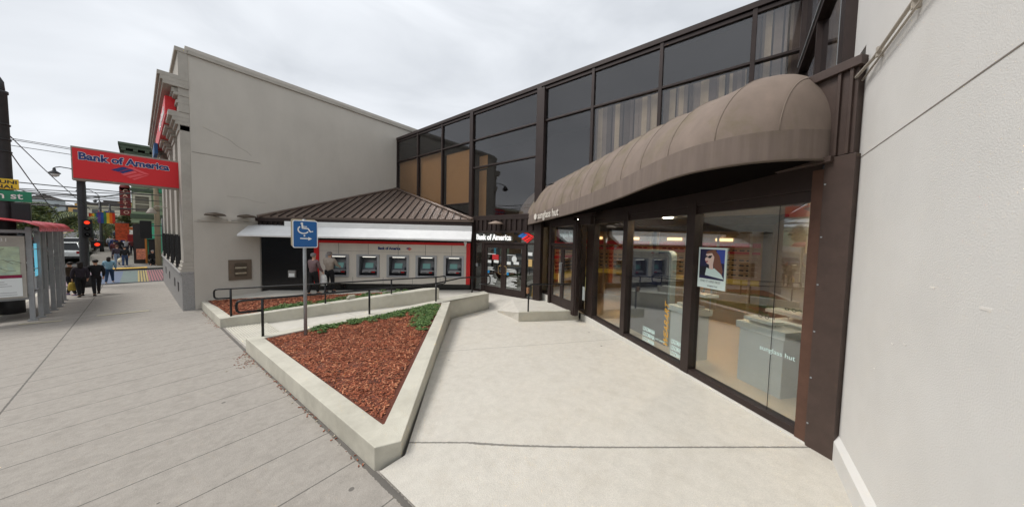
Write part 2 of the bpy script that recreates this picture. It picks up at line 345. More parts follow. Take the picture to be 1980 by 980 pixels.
MB().prism([(1.60, 3.1), (1.75, 3.1), (5.75, 7.15), (1.66, 8.4)], [-.6]*4, [.235, .235, .415, .08]).build('soil', mat('bark_bed', srgb((96, 52, 38)), .95, 0, .35, 25, bump=1, bscale=50), pt)
pt2 = thing('planter', 'long concrete planter between the ramp and the cash machines', 'planter', (1.45, 11.8, -.3))
outer2 = [(1.42, 17.15), (1.41, 11.75), (2.0, 11.35), (6.92, 8.78), (6.98, 8.98), (5.9, 11.2), (3.45, 13.75), (1.62, 16.0)]
inner2 = [(1.66, 16.05), (1.66, 11.98), (2.1, 11.6), (6.5, 9.22), (6.52, 9.25), (5.8, 11.1), (3.38, 13.65), (1.68, 15.9)]
wallring('planter_wall', outer2, inner2, [-.2, -.04, .03, .55, .55, .13, .1, -.14], -.9, pt2)
MB().prism([(1.6, 16), (1.6, 11.9), (6.55, 9.2), (3.42, 13.7)], [-.8]*4, [-.17, -.08, .42, .07]).build('soil', MATS['bark_bed'], pt2)
def in_tri(p, t):
    def s(a, b): return (p[0]-b[0])*(a[1]-b[1])-(a[0]-b[0])*(p[1]-b[1])
    d = [s(t[0], t[1]), s(t[1], t[2]), s(t[2], t[0])]
    return not (any(v < 0 for v in d) and any(v > 0 for v in d))
def plane_z(tri, z):
    A = np.array([[*t, 1] for t in tri]); return np.linalg.solve(A, np.array(z))
def bark(tri, zz, n, size, name, label, extra=()):
    co = plane_z(tri, zz); m = MB(); a, b, c = [np.array(t) for t in tri]; cols = 4
    V = []; F = []; MI = []
    for i in range(n):
        r1, r2_ = rng.random(2)
        if r1+r2_ > 1: r1, r2_ = 1-r1, 1-r2_
        p = a+(b-a)*r1+(c-a)*r2_
        z = co[0]*p[0]+co[1]*p[1]+co[2]+.012*math.sin(p[0]*9)*math.sin(p[1]*7)+rng.random()*.022
        ln = size*(.5+rng.random()*1.2); wd = ln*(.15+rng.random()*.25); th = wd*.35
        X = (Matrix.Translation((p[0], p[1], z)) @ Matrix.Rotation(rng.random()*6.28, 4, 'Z') @ Matrix.Rotation((rng.random()-.5)*1.0, 4, 'X') @ Matrix.Rotation((rng.random()-.5)*.8, 4, 'Y'))
        bs = len(V)
        for zc in (-th, th):
            for x_, y_ in ((-ln, -wd*.6), (ln*.8, -wd), (ln, wd*.5), (-ln*.8, wd)): V.append(tuple(X @ Vector((x_/2, y_/2, zc/2))))
        F += [(bs+4, bs+5, bs+6, bs+7), (bs, bs+1, bs+5, bs+4), (bs+1, bs+2, bs+6, bs+5), (bs+2, bs+3, bs+7, bs+6), (bs+3, bs, bs+4, bs+7)]; MI += [int(rng.choice(4, p=[.42, .33, .17, .08]))]*5
    m.v = V; m.f = F; m.m = MI; m.sm = [False]*len(F)
    o = m.build(name, [mat('bark_a', srgb((158, 90, 62)), .9, 0, .35, 40), mat('bark_b', srgb((126, 70, 48)), .9, 0, .35, 40), mat('bark_c', srgb((190, 130, 96)), .9, 0, .3, 40), mat('bark_d', srgb((82, 50, 38)), .9, 0, .3, 40)])
    stuff(o); o['label'] = label; o['category'] = 'mulch'; return o
bark([(1.74, 3.30), (5.60, 7.13), (1.74, 8.24)], [.232, .412, .082], 25000, .046, 'bark_mulch', 'red bark chips covering the near triangular planter')
bark([(1.66, 12.0), (6.5, 9.25), (1.68, 15.9)], [-.075, .42, -.165], 8000, .06, 'bark_mulch', 'red bark chips in the far planter by the cash machines')
bark([(3.3, 13.6), (6.5, 9.25), (1.68, 15.9)], [.065, .42, -.165], 4000, .06, 'bark_mulch', 'red bark chips along the landing edge of the far planter')
def scatter_bits(n, a, b, wdt, label):
    V = MB(); a = np.array(a); b = np.array(b)
    for i in range(n):
        p = a+(b-a)*rng.random(); p = p+np.array([-abs(rng.normal(0, wdt)), 0]); z = sw(p[0], p[1])+.006
        s_ = .004+rng.random()*.012; r_ = rng.random()*3
        V.box(p[0]-s_, p[0]+s_, p[1]-s_*.35, p[1]+s_*.35, z, z+.006, int(rng.integers(3)), rz=r_)
    o = V.build('litter', [MATS['bark_a'], MATS['bark_b'], mat('pale_litter', srgb((190, 180, 160)), .9)]); stuff(o); o['label'] = label; o['category'] = 'litter'
scatter_bits(150, (1.43, 2.9), (1.41, 8.6), .03, 'scraps of bark and leaves along the foot of the near planter')
scatter_bits(90, (1.40, 7.4), (1.38, 8.4), .16, 'spilled bark chips on the sidewalk by the ramp strip')
scatter_bits(120, (1.40, 11.8), (1.40, 15.0), .05, 'scraps of bark at the foot of the far planter')
leafm = [mat('leaf_a', srgb((104, 134, 72)), .6, 0, .25, 20), mat('leaf_b', srgb((72, 102, 54)), .6, 0, .25, 20), mat('leaf_c', srgb((132, 158, 96)), .6, 0, .2, 20)]
def leaves(m, cs, n, size, up_=.6):
    V = []; F = []; MI = []
    for i in range(n):
        c, r = cs[int(rng.integers(len(cs)))]
        d = rng.normal(size=3); d /= np.linalg.norm(d)+1e-9; d[2] = abs(d[2])*.75 if up_ else d[2]
        p = np.array(c)+d*np.array(r)*(rng.random()**.4)
        X = Matrix.Translation(p) @ Matrix.Rotation(rng.random()*6.28, 4, 'Z') @ Matrix.Rotation((rng.random()-.5)*2.2, 4, 'X')
        s_ = size*(.6+rng.random()*.8); b = len(V)
        V += [tuple(X @ Vector(q)) for q in ((-s_, 0, 0), (0, -s_*.45, s_*.2), (s_, 0, 0), (0, s_*.45, s_*.2))]; F += [(b, b+1, b+2, b+3)]; MI.append(int(rng.choice(3, p=[.45, .35, .2])))
    b0 = len(m.v); m.v += V; m.f += [tuple(i+b0 for i in q) for q in F]; m.m += MI; m.sm += [False]*len(F)
def cover(name, label, pts, n, size, co):
    cs = [((x, y, co[0]*x+co[1]*y+co[2]+.01), (r, r, r*hh)) for x, y, r, hh in pts]
    m = MB(); leaves(m, cs, n, size); o = m.build(name, leafm); stuff(o); o['label'] = label; o['category'] = 'ground cover'
co = plane_z([(1.66, 3.18), (5.72, 7.14), (1.66, 8.36)], [.25, .43, .10])
pts = []
for i in range(120):
    t = rng.random()**.8; x = 2.45+t*3.0; yl = 8.33-(x-1.66)*(8.33-7.2)/4.0; pts.append((x, yl-.06-abs(rng.normal(0, .10+.3*t)), .05+rng.random()*.10, .75))
for i in range(105):
    x = 3.9+rng.random()*1.7; ye = x+1.42; pts.append((x, ye+.10+rng.random()*.6, .06+rng.random()*.09, .7))
pts += [(2.55, 7.55, .06, .8), (2.62, 7.5, .05, .8), (3.95, 5.75, .06, .7), (2.9, 7.6, .05, .8)]
pts = [p for p in pts if in_tri(p[:2], [(1.74, 3.3), (5.66, 7.12), (1.74, 8.24)])]
cover('ground_cover', 'low green shrubs along the back edge of the near planter', pts, 15000, .024, co)
co2 = plane_z([(1.66, 12.0), (6.5, 9.25), (3.4, 13.6)], [-.06, .44, .08]); pts = []
for i in range(130):
    t = rng.random(); x = 2.3+t*4.0; pts.append((x, 11.85-(x-1.66)*.56+.12+abs(rng.normal(0, .2+.25*t)), .07+rng.random()*.1, .7))
cover('ground_cover', 'green creeping plants along the ramp wall of the far planter', pts, 9000, .03, co2)

# ------------------------------------------------------------------ handrails
def rail(label, pts, posts, r=.024):
    t = thing('handrail', label, 'handrail', posts[0][0])
    MB().tube(pts, r, 10).build('rail', black, t)
    for (b, tz) in posts: MB().tube([b, (b[0], b[1], tz)], .026, 10).build('post', black, t)
    return t
def smooth_path(ps, k=3):
    P = [Vector(p) for p in ps]; o = [P[0]]
    for i in range(1, len(P)-1):
        a, b, c = P[i-1], P[i], P[i+1]; ra = min(.09, (a-b).length*.45); rc = min(.09, (c-b).length*.45)
        s_ = b+(a-b).normalized()*ra; e_ = b+(c-b).normalized()*rc
        for j in range(k+1):
            t = j/k; o.append((s_.lerp(b, t)).lerp(b.lerp(e_, t), t))
    return [tuple(p) for p in o+[P[-1]]]
rail('near black handrail with looped ends between the ramp and the bark planter',
     smooth_path([(1.70, 8.45, .72), (1.28, 8.53, .72), (1.28, 8.53, .98), (1.70, 8.45, .98), (3.9, 7.98, .97), (5.75, 7.5, 1.0), (7.15, 7.83, 1.02), (8.05, 7.62, 1.02), (8.35, 7.5, 1.02), (8.35, 7.5, .72), (7.9, 7.65, .72)]),
     [((1.70, 8.45, .08), .98), ((3.9, 7.98, .26), .96), ((5.75, 7.45, .42), .98), ((7.6, 7.72, .44), 1.0)])
rail('far black handrail on the ramp wall of the long planter',
     smooth_path([(1.66, 11.85, .52), (1.33, 12.0, .52), (1.33, 12.0, .80), (1.66, 11.85, .80), (3.72, 10.54, .88), (5.5, 9.65, .93), (6.85, 8.83, .98), (7.2, 8.75, 1.0), (7.2, 8.75, .72), (6.85, 8.83, .70)]),
     [((1.66, 11.85, -.04), .80), ((3.72, 10.56, .2), .86), ((5.5, 9.65, .38), .92), ((6.82, 8.85, .53), .96)])
rail('short black handrail on the raised step by the shop door',
     smooth_path([(7.50, 5.10, .15), (7.50, 5.10, 1.05), (8.66, 4.17, 1.05), (8.66, 4.17, .15)]), [((7.50, 5.10, .15), .9), ((8.66, 4.17, .15), .9)])
st = thing('entry_step', 'raised concrete step with an upright face below the short handrail', 'step', (7.9, 5, -.1))
m_ = MB().add([(7.27, 5.28, .17), (8.78, 3.98, .17), (9.35, 5.3, .17), (9.45, 6.15, .172), (9.0, 6.9, .115), (7.75, 6.6, -.08), (7.27, 5.28, -.4), (8.78, 3.98, -.4)], [(0, 1, 2), (0, 2, 3), (0, 3, 4), (0, 4, 5), (6, 7, 1, 0), (8, 6, 0, 5), (9, 8, 5, 4)])
m_.v += [(7.75, 6.35, -.4), (9.0, 6.9, -.4)]
m_.build('step_slab', plazam, st)
MB().prism([(7.22, 5.27), (8.75, 3.95), (8.85, 4.09), (7.4, 5.36)], -.4, .195).build('kerb_edge', conc, st, bevel=.012)

# ------------------------------------------------------------------ letters and logo helpers
def logo(M, x, z, y, w_, parent, rc, bc, name='flag_emblem'):
    # waving-flag mark: slanted stripes in red and blue making a diamond
    m = MB(M); h = w_*.5
    def q(pts, mi): m.outline([(x+p[0]*w_, z+p[1]*h) for p in pts], y, y-.004, mi)
    q([(0, .62), (.30, .98), (.46, .90), (.18, .52)], 1)
    q([(.20, .50), (.30, .42), (.60, .80), (.48, .88)], 1)
    q([(.33, 1.0), (.58, 1.02), (1.0, .62), (.86, .55), (.55, .86)], 0)
    q([(.24, .36), (.34, .26), (.68, .62), (.60, .76)], 0)
    q([(.38, .20), (.48, .10), (.86, .50), (.72, .58)], 0)
    q([(.52, .04), (.60, -.02), (1.0, .56), (.90, .50)], 0)
    return m.build(name, [rc, bc], parent)

# ------------------------------------------------------------------ bank building (left)
bb = thing('bank_building', 'grey rendered bank building with a stone cornice facing the street', 'building', (5, 22, -.5))
MB().box(1.27, 14, 16.0, 29.0, -1.2, 9.0).box(1.2, 14.05, 15.97, 29.1, 9.0, 9.12).build('wall', wallm, bb)
MB().box(1.27, 14.05, 15.93, 16.0, 8.86, 8.98).build('parapet_cap', stone, bb)
m_ = MB()
for y0, y1, o_ in ((16.0, 17.1, 0), (18.3, 19.4, 0), (21.3, 22.4, 0), (24.3, 25.4, 0), (27.6, 28.9, 0)):
    m_.box(1.02, 1.27, y0, y1, 1.35, 6.3)
    for k, (a, z0, z1) in enumerate(((.09, .95, 1.08), (.06, 1.08, 1.2), (.03, 1.2, 1.35), (.03, 6.1, 6.3), (.10, 6.3, 6.42), (.17, 6.42, 6.56), (.26, 6.56, 6.75))): m_.box(1.02-a, 1.27, y0-(a if y0 > 16.5 else 0), y1+a, z0, z1)
m_.build('pilaster', stone, bb, bevel=.01)
m_ = MB().box(.96, 1.27, 16.0, 29.0, -1.2, .90).box(.90, 1.27, 15.99, 29.05, .90, .98)
m_.build('plinth', granite, bb, bevel=.01)
for y in (17.4, 19.2, 22.5, 25.5): MB().box(.945, .97, y, y+.4, .1, .45).build('vent', darkm, bb)
m_ = MB()
for z0, z1, x in ((6.75, 7.05, 1.0), (7.05, 7.15, .95), (7.32, 7.42, .9), (7.6, 7.72, .66), (7.72, 7.86, .6), (7.86, 8.0, .54)): m_.box(x, 1.27, 15.98 if x > .8 else 15.95, 29.0+(1.27-x), z0, z1)
m_.box(1.0, 1.27, 16, 29, 7.15, 7.6)
y = 16.05
while y < 29: m_.box(.86, 1.0, y, y+.14, 7.42, 7.58); y += .3
m_.build('cornice', stone, bb, bevel=.008)
MB().box(1.02, 1.27, 15.98, 29, 8.0, 8.85).box(.95, 1.27, 15.96, 29.05, 8.85, 9.0).build('parapet', stone, bb, bevel=.01)
m_ = MB()
for y0, y1 in ((17.1, 18.3), (19.4, 21.3), (22.4, 24.3), (25.4, 27.6)):
    m_.box(1.2, 1.275, y0, y1, 1.0, 6.2)
m_.build('recess_panel', stone, bb)
for y0, y1 in ((17.15, 18.25), (19.5, 21.2), (22.5, 24.2), (25.5, 27.5)):
    wd = MB()
    wd.box(.97, 1.19, y0+.02, y1-.02, 1.0, 2.3)
    for k in range(7):
        yk = y0+(y1-y0)*k/6; wd.box(.94, .97, yk-.015, yk+.015, 1.0, 2.35)
    wd.build('window', darkm, bb)
MB().tube([(1.2, 22.6, 3.6), (.6, 22.6, 3.7), (.45, 22.6, 3.55)], .02, 6).lathe([(.05, 0), (.09, -.05), (.17, -.22), (.19, -.26)], (.45, 22.6, 3.58), 12).build('gooseneck_lamp', stone, bb)
# south wall fittings
jm = mat('joint_grey', srgb((132, 126, 118)), .9)  # warm grey tone of the wall joints
for z in (2.85, 5.4): MB().box(1.3, 3.25, 15.992, 16.001, z, z+.012).build('wall_joint', jm, bb)
MB().box(3.18, 3.2, 15.99, 16.001, -.2, 3.1).build('wall_joint', jm, bb)
WF = frame((0, 16), 90)
for cx in (1.83, 2.73):
    m_ = MB(WF); m_.tube([(cx, -.30, 3.10), (cx, -.30, 3.13), (cx, -.30, 3.17), (cx, -.30, 3.20), (cx, -.30, 3.22)], [.30, .30, .25, .12, .03], 18).box(cx-.04, cx+.04, -.3, 0, 3.14, 3.19)
    m_.build('wall_light', mat('lamp_brown', srgb((86, 74, 62)), .5, .3), bb)
MB(WF).tube([(1.4, -.02, 2.93), (3.2, -.02, 2.91)], .014, 6).box(2.2, 2.3, -.05, 0, 2.9, 3.0).tube([(1.83, -.02, 3.08), (2.1, -.02, 2.98), (2.25, -.02, 2.95), (2.5, -.02, 2.99), (2.73, -.02, 3.08)], .012, 6).build('conduit', wallm, bb)
m_ = MB(WF).box(2.19, 2.89, -.05, 0, .56, 1.38); dp = m_.build('night_deposit', mat('deposit_bronze', srgb((112, 100, 88)), .4, .5, .1, 8), bb, bevel=.006)
MB(WF).box(2.36, 2.74, -.07, -.045, .7, 1.24).build('panel', mat('deposit_inner', srgb((92, 84, 74)), .35, .6), dp)
m_ = MB(WF)
for z in (.80, 1.02): m_.box(2.38, 2.72, -.10, -.068, z, z+.07)
m_.build('chute', mat('deposit_steel', srgb((178, 172, 160)), .25, .8), dp)
r_ = random.Random(21)
for (x, z, n_, dx, dz) in ((1.6, 6.4, 9, .16, -.07), (2.2, 3.9, 6, .18, -.02), (9.7, 8.6, 5, .01, -.12)):
    P_ = [(x, 15.998, z)]
    for k in range(n_): P_.append((P_[-1][0]+dx*(.5+r_.random()), 15.998, P_[-1][2]+dz+r_.uniform(-.05, .05)))
    MB().tube(P_, .004, 4).build('wall_crack', mat('crack_line', srgb((160, 154, 146)), .9), bb)
# big red sign over the cornice
bs = thing('facade_sign', 'long red box sign running along the bank cornice', 'sign', (.8, 18, 6.6))
MB().box(.72, 1.0, 16.6, 25.0, 6.68, 7.38).build('sign_box', red, bs, bevel=.02)
MB().box(.60, .715, 22.6, 24.9, 6.25, 6.75).build('sign_face', flat('sign_blue', (40, 90, 140)), bs)
FS = frame((.72, 25), 180)
text('sign_lettering', 'Bank of America', FS, .5, whitep, bs, x=4.6, z=6.85, y=-.012, bold=.02)
logo(frame((.72, 16.6), 90), .12, 6.8, -.004, .12, bs, navy, navy)
# projecting red sign
ps = thing('projecting_sign', 'red illuminated bank sign projecting from the corner building over the sidewalk', 'sign', (0, 17.1, 4.1))
MB().box(-1.25, 1.2, 17.02, 17.3, 4.06, 5.14).build('sign_frame', mat('sign_frame_grey', srgb((150, 142, 132)), .5, .3), ps, bevel=.01)
MB().box(-1.22, 1.10, 16.98, 17.02, 4.12, 5.08).build('sign_face', red, ps)
for z in (4.3, 4.9): MB().tube([(1.3, 17.16, z), (1.0, 17.16, z)], .05, 8).build('bracket', galv, ps)
SFm = frame((-1.22, 16.98), 90)
text('sign_outline', 'Bank of America', SFm, .315, whitep, ps, x=.10, z=4.74, y=-.004, bold=.021, ext=.002, sx=.90)
text('sign_lettering', 'Bank of America', SFm, .315, navy, ps, x=.10, z=4.74, y=-.010, bold=.011, ext=.002, sx=.90)
logo(SFm, .72, 4.26, -.004, .82, ps, flat('logo_pink', (236, 90, 96)), navy)

# ------------------------------------------------------------------ ATM lean-to
AF = frame((3.2, 15.9), 137)
at = thing('cash_machine_shed', 'low lean-to with a ribbed brown metal roof over a row of cash machines', 'kiosk', (6.2, 12.7, .1))
panel = mat('brushed_panel', srgb((216, 209, 198)), .4, .1, .06, 2, streak=(1, 1, .1))
blk = mat('black_granite', srgb((14, 14, 16)), .18, 0, .3, 30, spec=.5)
MB(AF).box(0, 2.13, 0, .15, -.1, 3.1).box(2.13, 8.78, .03, .15, 2.2, 3.1).box(2.13, 8.78, .0, .12, -.1, .37).build('black_cladding', blk, at)
MB(AF).box(2.13, 2.32, -.05, .1, .37, 2.24).box(8.6, 8.78, -.05, .1, .37, 2.24).box(2.32, 8.6, -.05, .1, 2.13, 2.24).build('red_surround', redm, at, bevel=.004)
cols = [(2.6, 3.55), (3.87, 4.83), (5.14, 6.09), (6.38, 7.30), (7.60, 8.50)]
m_ = MB(AF); xs = 2.32
for a, b in cols+[(8.6, 8.6)]:
    if a > xs: m_.box(xs, a, 0, .1, .37, 2.13)
    if b > a: m_.box(a, b, 0, .1, .37, .66).box(a, b, 0, .1, 1.65, 2.13)
    xs = b
m_.build('wall_panel', panel, at)
m_ = MB(AF)
for x in (3.12, 4.35, 5.62, 6.8, 7.95): m_.box(x-.006, x+.006, -.002, .0, 1.66, 2.13)
for x in (3.7, 4.98, 6.24, 7.45): m_.box(x-.005, x+.005, -.002, .0, .37, .66)
m_.box(2.32, 8.6, -.002, 0, 1.79, 1.796)
m_.build('panel_joint', darkm, at)
frm = mat('atm_frame', srgb((176, 178, 182)), .35, .5, .05, 6); inn = mat('atm_inner', srgb((84, 86, 92)), .4, .3, .1, 8); scr = flat('atm_screen', (86, 128, 124), .2, emit=.15)
lit = flat('atm_strip_light', (255, 252, 240), .4, emit=1.2)
for i, (a, b) in enumerate(cols):
    m_ = MB(AF)
    m_.box(a, a+.1, -.05, .1, .66, 1.65).box(b-.1, b, -.05, .1, .66, 1.65).box(a+.1, b-.1, -.05, .1, 1.56, 1.65).box(a+.1, b-.1, -.05, .1, .66, .74)
    am = m_.build('cash_machine', frm, at, bevel=.006)
    m_ = MB(AF); m_.box(a+.1, b-.1, .45, .46, .74, 1.56).box(a+.09, a+.1, .0, .46, .74, 1.56).box(b-.1, b-.09, 0, .46, .74, 1.56).box(a+.1, b-.1, .1, .46, 1.56, 1.57).box(a+.1, b-.1, 0, .46, .73, .742)
    m_.add([(a+.12, .2, .86), (b-.12, .2, .86), (b-.12, .42, 1.4), (a+.12, .42, 1.4)], [(0, 1, 2, 3)])
    m_.build('recess', inn, am)
    m_ = MB(AF); x0 = a+.24; m_.add([(x0, .262, 1.04), (x0+.34, .262, 1.04), (x0+.34, .35, 1.26), (x0, .35, 1.26)], [(0, 1, 2, 3)]); m_.build('screen', scr, am)
    m_ = MB(AF); m_.box(a+.2, b-.16, .1, .28, .92, .965).box(a+.2, a+.55, .06, .2, .86, .91); m_.build('shelf', frm, am)
    MB(AF).box(a+.26, a+.46, .05, .062, .875, .893).build('cash_slot', darkm, am); MB(AF).box(b-.26, b-.14, .18, .25, .99, 1.03).build('card_slot', darkm, am)
    MB(AF).box(b-.36, b-.22, .04, .06, .865, .90).build('decal', redm, am)
    MB(AF).box(b-.30, b-.16, .2, .24, 1.1, 1.24).build('keypad', mat('keypad_grey', srgb((120, 124, 128)), .4, .3), am)
    MB(AF).box(a+.22, b-.22, .05, .16, 1.535, 1.555).build('strip_light', lit, am)
text('wall_lettering', 'Bank of America', AF, .165, navy, at, x=4.76, z=1.885, y=-.004, bold=.008, sx=.86)
logo(AF, 5.95, 1.86, -.002, .26, at, redm, navy)
MB(AF).box(1.1, 1.38, -.08, 0, .62, .92).build('notice_box', mat('notice_grey', srgb((150, 148, 145)), .5), at)
MB(AF).box(1.13, 1.35, -.085, -.08, .66, .80).build('notice', whitep, at)
# roof: one sloping triangle from the eave up to the corner of the two walls
roofm = mat('roof_brown', srgb((112, 96, 86)), .45, .2, .12, 1.5, dirt=.25)
eL = AF @ Vector((-.1, -.15, 3.12)); eR = AF @ Vector((8.9, -.15, 3.3)); ap = Vector((9.44, 15.98, 5.29)); eL2 = Vector((3.1, 15.99, 3.17))
MB().add([tuple(eL2), tuple(eR), tuple(ap), (eL2.x, eL2.y, 3.05), (eR.x, eR.y, 3.18)], [(0, 1, 2), (3, 4, 1, 0)]).build('roof', roofm, at)
m_ = MB(); nrm = (eR-eL2).cross(ap-eL2).normalized(); dire = (eR-eL2).normalized(); upd = nrm.cross(dire)
Ltot = (eR-eL2).length; ta = (ap-eL2).dot(dire); ha = (ap-eL2).dot(upd); k = .2
while k < Ltot-.1:
    hh = ha*k/ta if k < ta else ha*(Ltot-k)/(Ltot-ta); p0 = eL2+dire*k; p1 = p0+upd*(hh-.06)
    if hh > .15:
        o_ = dire*.016; n_ = nrm*.05
        m_.add([tuple(p0-o_), tuple(p0+o_), tuple(p1+o_), tuple(p1-o_), tuple(p0-o_+n_), tuple(p0+o_+n_), tuple(p1+o_+n_), tuple(p1-o_+n_)], [(4, 5, 6, 7), (0, 4, 7, 3), (1, 2, 6, 5), (0, 1, 5, 4)])
    k += .33
m_.build('standing_seam', mat('seam_brown', srgb((58, 48, 43)), .5, .2), at)
def ridge(a, b, wdt, mt, nm):
    d = (b-a).normalized(); s_ = nrm.cross(d).normalized()*wdt; n_ = nrm*.07
    MB().add([tuple(a), tuple(b), tuple(b+s_), tuple(a+s_), tuple(a+n_), tuple(b+n_), tuple(b+s_+n_), tuple(a+s_+n_)], [(4, 5, 6, 7), (0, 1, 5, 4), (3, 7, 6, 2), (0, 4, 7, 3), (1, 2, 6, 5)]).build(nm, mt, at)
ridge(ap-dire*.0, eL2, .17, roofm, 'flashing'); ridge(eR, ap, .17, roofm, 'flashing')
m_ = MB(AF).box(-.1, 8.85, -.16, .1, 2.98, 3.12)
for k in range(34): m_.box(.0+k*.26, .02+k*.26, -.17, -.16, 2.98, 3.12)
m_.build('eave_trim', brown, at)
m_ = MB(AF)
for k in range(9): m_.box(-.1+k*.2, .06+k*.2, -.02, 0, 2.5, 2.98)
m_.build('ribbed_cladding', brown, at)
aw = thing('white_canopy', 'white sloping metal canopy above the cash machines', 'canopy', (6, 12.5, 2.4))
def slope(x0, x1, prof, m):  # prof list of (y,z)
    n = len(prof); m.add([(x0, y, z) for y, z in prof]+[(x1, y, z) for y, z in prof], [(i, n+i, n+i+1, i+1) for i in range(n-1)]+[tuple(range(n)), tuple(range(n, 2*n))[::-1]])
m_ = MB(AF); slope(1.05, 8.84, [(0, 3.0), (-.2, 3.0), (-.2, 2.78), (0, 2.78)], m_); m_.build('housing', white, aw, bevel=.01)
m_ = MB(AF); slope(-.35, 8.84, [(0, 2.84), (-.2, 2.78), (-.72, 2.44), (-.76, 2.40), (-.76, 2.34), (-.70, 2.33), (0, 2.70)], m_); m_.build('canopy_sheet', white, aw, bevel=.006)
tag(MB(AF).box(8.5, 8.62, -.2, -.06, 2.22, 2.30).lathe([(.05, 0), (.05, -.08), (.02, -.12)], (8.56, -.13, 2.22), 8).build('security_camera', white), 'small white camera under the right end of the white canopy', 'camera')

# ------------------------------------------------------------------ glass building (curtain wall + storefront)
gb = thing('glass_building', 'two storey brown framed glass building with a shop below', 'building', (11, 5, 0))
UF = frame((9.46, 16), 181)           # local x = 16 - y roughly
mul = [0, 2.12, 4.22, 6.35, 9.98, 12.06, 14.08, 16.1, 17.2]
m_ = MB(UF)
m_.box(-.1, 17.2, -.06, .1, 8.08, 8.22).box(-.1, 17.2, -.02, .1, 7.96, 8.05)
for i, x in enumerate(mul[:-1]):
    wd = .10 if x in (6.35, 9.98) else .045
    zb = 3.3 if 6 < x < 10.2 else (3.3 if x > 10 else 3.3)
    m_.box(x-wd, x+wd, -.06 if wd > .05 else -.04, .1, zb, 8.08)
m_.box(6.45, 9.88, -.05, .1, 3.28, 3.46).box(0, 17.2, -.035, .1, 6.80, 6.86).box(6.45, 9.88, -.035, .1, 5.58, 5.64).box(10.08, 17.2, -.035, .1, 3.9, 3.98).box(4.3, 6.25, -.035, .1, 4.05, 4.1)
m_.build('mullion', brown, gb, bevel=.004)
def pane(F_, x0, x1, z0, z1, m, y=.03, nm='window_pane', par=None):
    return MB(F_).box(x0, x1, y, y+.012, z0, z1).build(nm, m, par or gb)
for a, b in zip(mul[:-1], mul[1:]):
    aa, bb_ = a+.05, b-.05
    pane(UF, aa, bb_, 6.87, 7.95, glt)
    if a == 6.35: pane(UF, aa+.05, bb_-.05, 5.65, 6.79, glt); pane(UF, aa+.05, bb_-.05, 3.47, 5.57, glt)
    else: pane(UF, aa, bb_, 3.35 if a < 6 else 4.0, 6.79, glt)
# roof, rear shell, floors
MB().add([(9.5, 16, 8.15), (9.3, -1.2, 8.15), (22, -1.2, 8.15), (22, 16, 8.15)], [(0, 1, 2, 3)]).build('roof', darkm, gb)
intm = mat('upper_interior', srgb((66, 62, 60)), .9, 0, .1, 1)
MB().box(13.6, 13.7, -1, 16, 3.3, 8.1).box(9.5, 13.6, -1, 15.98, 3.15, 3.28).box(9.55, 13.6, -1, 15.98, 8.0, 8.08).box(9.55, 22, 15.9, 15.98, 3, 8.1).build('interior_wall', intm, gb)
# brown blinds behind the left bays and striped curtains elsewhere
bl = mat('tan_blind', srgb((206, 164, 114)), .8, 0, .06, 2)
for a, b, z0, zt in ((.1, 2.05, 3.5, 6.78), (2.2, 4.15, 3.5, 6.78), (4.42, 6.22, 4.1, 6.55)):
    MB(UF).box(a, b, .12, .14, z0, zt).build('blind', bl, gb)
MB(UF).box(6.5, 6.95, .35, .37, 3.5, 5.55).box(6.5, 7.0, .35, .37, 5.65, 6.2).build('blind', bl, gb)
def curtain(F_, x0, x1, z0, z1, y=.15, seed=1):
    r_ = random.Random(seed); m = MB(F_); x = x0
    while x < x1:
        wd = r_.choice((.05, .07, .09, .12, .15)); c = r_.choice((0, 0, 1, 1, 1, 2, 2, 3)); gap = r_.choice((0, 0, 0, .04))
        m.box(x, min(x+wd, x1), y+r_.random()*.04, y+.07+r_.random()*.02, z0, z1, c); x += wd+gap
    return m.build('curtain', [mat('curtain_cream', srgb((240, 226, 200)), .9), mat('curtain_grey', srgb((178, 168, 160)), .9), mat('curtain_mauve', srgb((146, 136, 134)), .9), mat('curtain_slate', srgb((122, 114, 110)), .9)], gb)
curtain(UF, 12.12, 14.0, 3.9, 6.8, seed=3); curtain(UF, 14.15, 16.0, 3.9, 6.8, seed=5); curtain(UF, 16.15, 17.2, 3.9, 8.0, seed=8)
# south return of the upper glazing (faces +Y)
RF = frame((5.25, -.95), 90); RFm = Matrix(((-1, 0, 0, 9.2), (0, -1, 0, -.96), (0, 0, 1, 0), (0, 0, 0, 1)))
m_ = MB(RFm)   # local x from the corner (9.2) towards the stucco wall (5.3)
m_.box(0, .08, -.05, .1, 4.5, 8.2).box(3.72, 3.95, -.06, .1, 4.5, 9).box(1.9, 1.98, -.04, .1, 4.5, 8.2).box(0, 3.8, -.05, .1, 6.30, 6.42).box(0, 3.8, -.05, .1, 4.5, 4.62).box(-.1, 3.95, -.06, .1, 8.08, 8.22)
m_.build('mullion', brown, gb)
MB(RFm).box(3.64, 3.72, -.055, .1, 4.6, 8.1).box(.08, 3.64, -.07, -.05, 6.42, 6.45).build('trim', galv, gb)
pane(RFm, .08, 1.9, 4.62, 6.3, glt); pane(RFm, 1.98, 3.64, 4.62, 6.3, glt); pane(RFm, .08, 1.9, 6.42, 8.08, glt); pane(RFm, 1.98, 3.64, 6.42, 8.08, glt)
curtain(RFm, .1, 3.6, 4.62, 8.05, seed=11)
